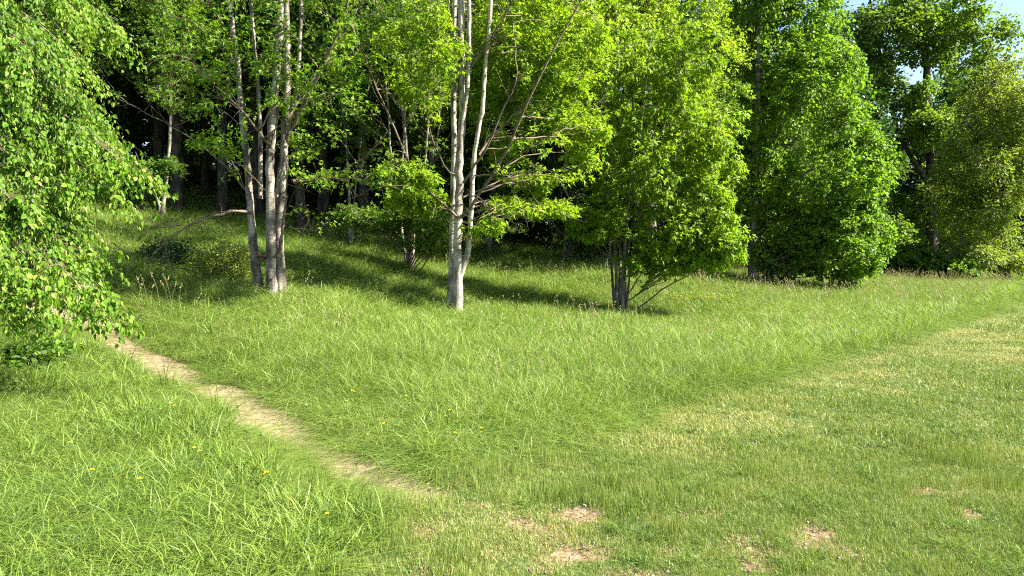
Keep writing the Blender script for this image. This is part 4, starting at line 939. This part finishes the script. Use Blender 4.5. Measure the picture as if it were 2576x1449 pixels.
# buttercups
def flower_proto(kind):
    root = empty(kind, (0, 0, 0)); hgt = .26 if kind == 'buttercup' else .05
    P = np.array([[(0, 0, 0), (.01, 0, hgt * .5), (.02, .01, hgt)]], float); V, F = tubes(P, np.full((1, 3), .0018), 4); mesh_np('stem', V, [F], M['stem'], root)
    n = 5 if kind == 'buttercup' else 11; a = np.arange(n) * 2 * math.pi / n; c = np.tile(np.array([.02, .01, hgt]), (n, 1))
    D = np.stack([np.cos(a), np.sin(a), .45 + 0 * a if kind == 'buttercup' else .1 + 0 * a], 1)
    V, F = leaves(c, D, np.tile([0, 0, 1.], (n, 1)), np.full(n, .024 if kind == 'buttercup' else .015), 'round' if kind == 'buttercup' else 'oval', .1, -.2)
    mesh_np('blossom', V, [F], M['yellow' if kind == 'buttercup' else 'white'], root, smooth=True)
    if kind != 'buttercup': lathe([(.006, hgt), (.005, hgt + .003), (0, hgt + .005)], 8, 'flower_centre', M['yellow'], root, (.02, .01, 0))
    return root
def put_flowers(kind, rows, group, zoff=.0):
    pr = flower_proto(kind); kk = [c for c in bpy.data.objects if c.parent == pr]
    for i, (px, py, lb) in enumerate(rows):
        if i == 0: o = pr
        else:
            o = pr.copy(); sc.collection.objects.link(o)
            for c in kk: k = c.copy(); sc.collection.objects.link(k); k.parent = o
        h0 = (.26 if kind == 'buttercup' else .05) * .8; 
        # the blossom shows at the pixel: search the ground point under it
        best = None
        for d in np.arange(3.2, 16, .03):
            p = unproject(px, py, d)
            if p[2] - h0 <= H(p[0], p[1]): best = p; break
        o.location = (best[0], best[1], H(best[0], best[1])); o.rotation_euler = (0, 0, i * 1.7); o.scale = (.72 + .08 * (i % 3),) * 3
        o['label'] = lb; o['category'] = 'flower'; o['group'] = group
B = [(171, 1108, 'upper left of the front grass'), (233, 1187, 'above the broad dock leaves'), (361, 1215, 'right of the dock leaves'), (429, 1010, 'upper of a pair in the grass left of the path'), (434, 1023, 'lower of a pair in the grass left of the path'),
     (493, 1136, 'left one of the near pair halfway to the path'), (506, 1129, 'right one of the near pair halfway to the path'), (657, 1198, 'left one of two touching blossoms below the path'), (668, 1201, 'right one of two touching blossoms below the path'),
     (830, 1289, 'lone, in the short grass below the path end'), (257, 936, 'far left, just in front of the linden'), (882, 989, 'top left of a trio beyond the path'), (893, 983, 'top right of a trio beyond the path'), (876, 1010, 'lowest of a trio beyond the path'),
     (1020, 1002, 'left of a pair in front of the middle maple'), (1028, 1010, 'right of a pair in front of the middle maple'), (1079, 931, 'farthest one, well behind the others in the meadow'), (1134, 1039, 'top of the central cluster in the meadow'), (1149, 1040, 'rightmost of the central cluster'),
     (1120, 1049, 'lowest left of the central cluster'), (970, 1073, 'lone one between path and central cluster'), (1212, 1072, 'lone one right of the central cluster'), (1140, 1091, 'nearest one below the central cluster'), (936, 923, 'orange tinted looking one high in the left meadow')]
B[-1] = (936, 923, 'lone one high up in the meadow left of the middle maple')
put_flowers('buttercup', [(a, b, 'yellow buttercup, ' + c) for a, b, c in B], 'yellow buttercups in the grass')
put_flowers('daisy', [(448, 1428, 'white daisy at the bottom edge, topmost of four'), (440, 1441, 'white daisy at the bottom edge, leftmost of four'), (468, 1438, 'white daisy at the bottom edge, third from the left'), (492, 1440, 'white daisy at the bottom edge, rightmost of four')], 'white daisies at the bottom edge')
# stones and a stick by the path
for i, (px, py, r, lb) in enumerate(((963, 1172, .028, 'pale stone on the right rim of the path near its end'), (867, 1100, .016, 'small white stone in the grass beside the path'), (1102, 1236, .018, 'small white stone just past the end of the path'), (700, 1090, .014, 'small stone lying on the bare path'))):
    p = ground_hit(px, py); lump('stone', (p[0], p[1], p[2] + r * .9), (r * 1.3, r, r * .8), M['stone'], 40 + i, lb, 'stone', group='pale stones by the path')
p = ground_hit(984, 1205)
P = np.array([[p + np.array([-.06, -.02, .05]), p + np.array([0, 0, .058]), p + np.array([.07, .03, .05])]])
V, F = tubes(P, np.array([[.007, .008, .006]]), 6); tag(mesh_np('stick', V, [F], M['log']), 'short pale stick lying across the end of the path', 'stick')
# dock plant with broad leaves
def dock(px, py, n, size, label, seed):
    g = np.random.default_rng(seed); p = ground_hit(px, py); r = empty('dock_plant', p); tag(r, label, 'plant')
    for i in range(n):
        a = 6.28 * i / n + g.normal(0, .3); D = np.array([[math.cos(a), math.sin(a), g.uniform(.5, 1.1)]])
        st = np.array([[0, 0, 0.02]]) + D * np.array([[.5, .5, .5]]) * .16
        V1, F1 = leaves(st, D, np.array([[0, -.4, 1.]]), np.array([size * g.uniform(.8, 1.2)]), 'ovate', .15, .5)
        o = mesh_np('leaf', V1, [F1], M['dock'], r, attrs=[('tint', 'FACE', 'FLOAT', np.full(2, g.random()))])
        V, F = tubes(np.stack([np.array([[0, 0, 0]]), st], 1), np.full((1, 2), .003), 4); mesh_np('leaf_stalk', V, [F], M['stem'], r)
dock(232, 1235, 6, .14, 'broad leaved dock plant in the long grass at lower left', 1)
dock(196, 1262, 4, .12, 'smaller dock plant just in front of the bigger one', 2)
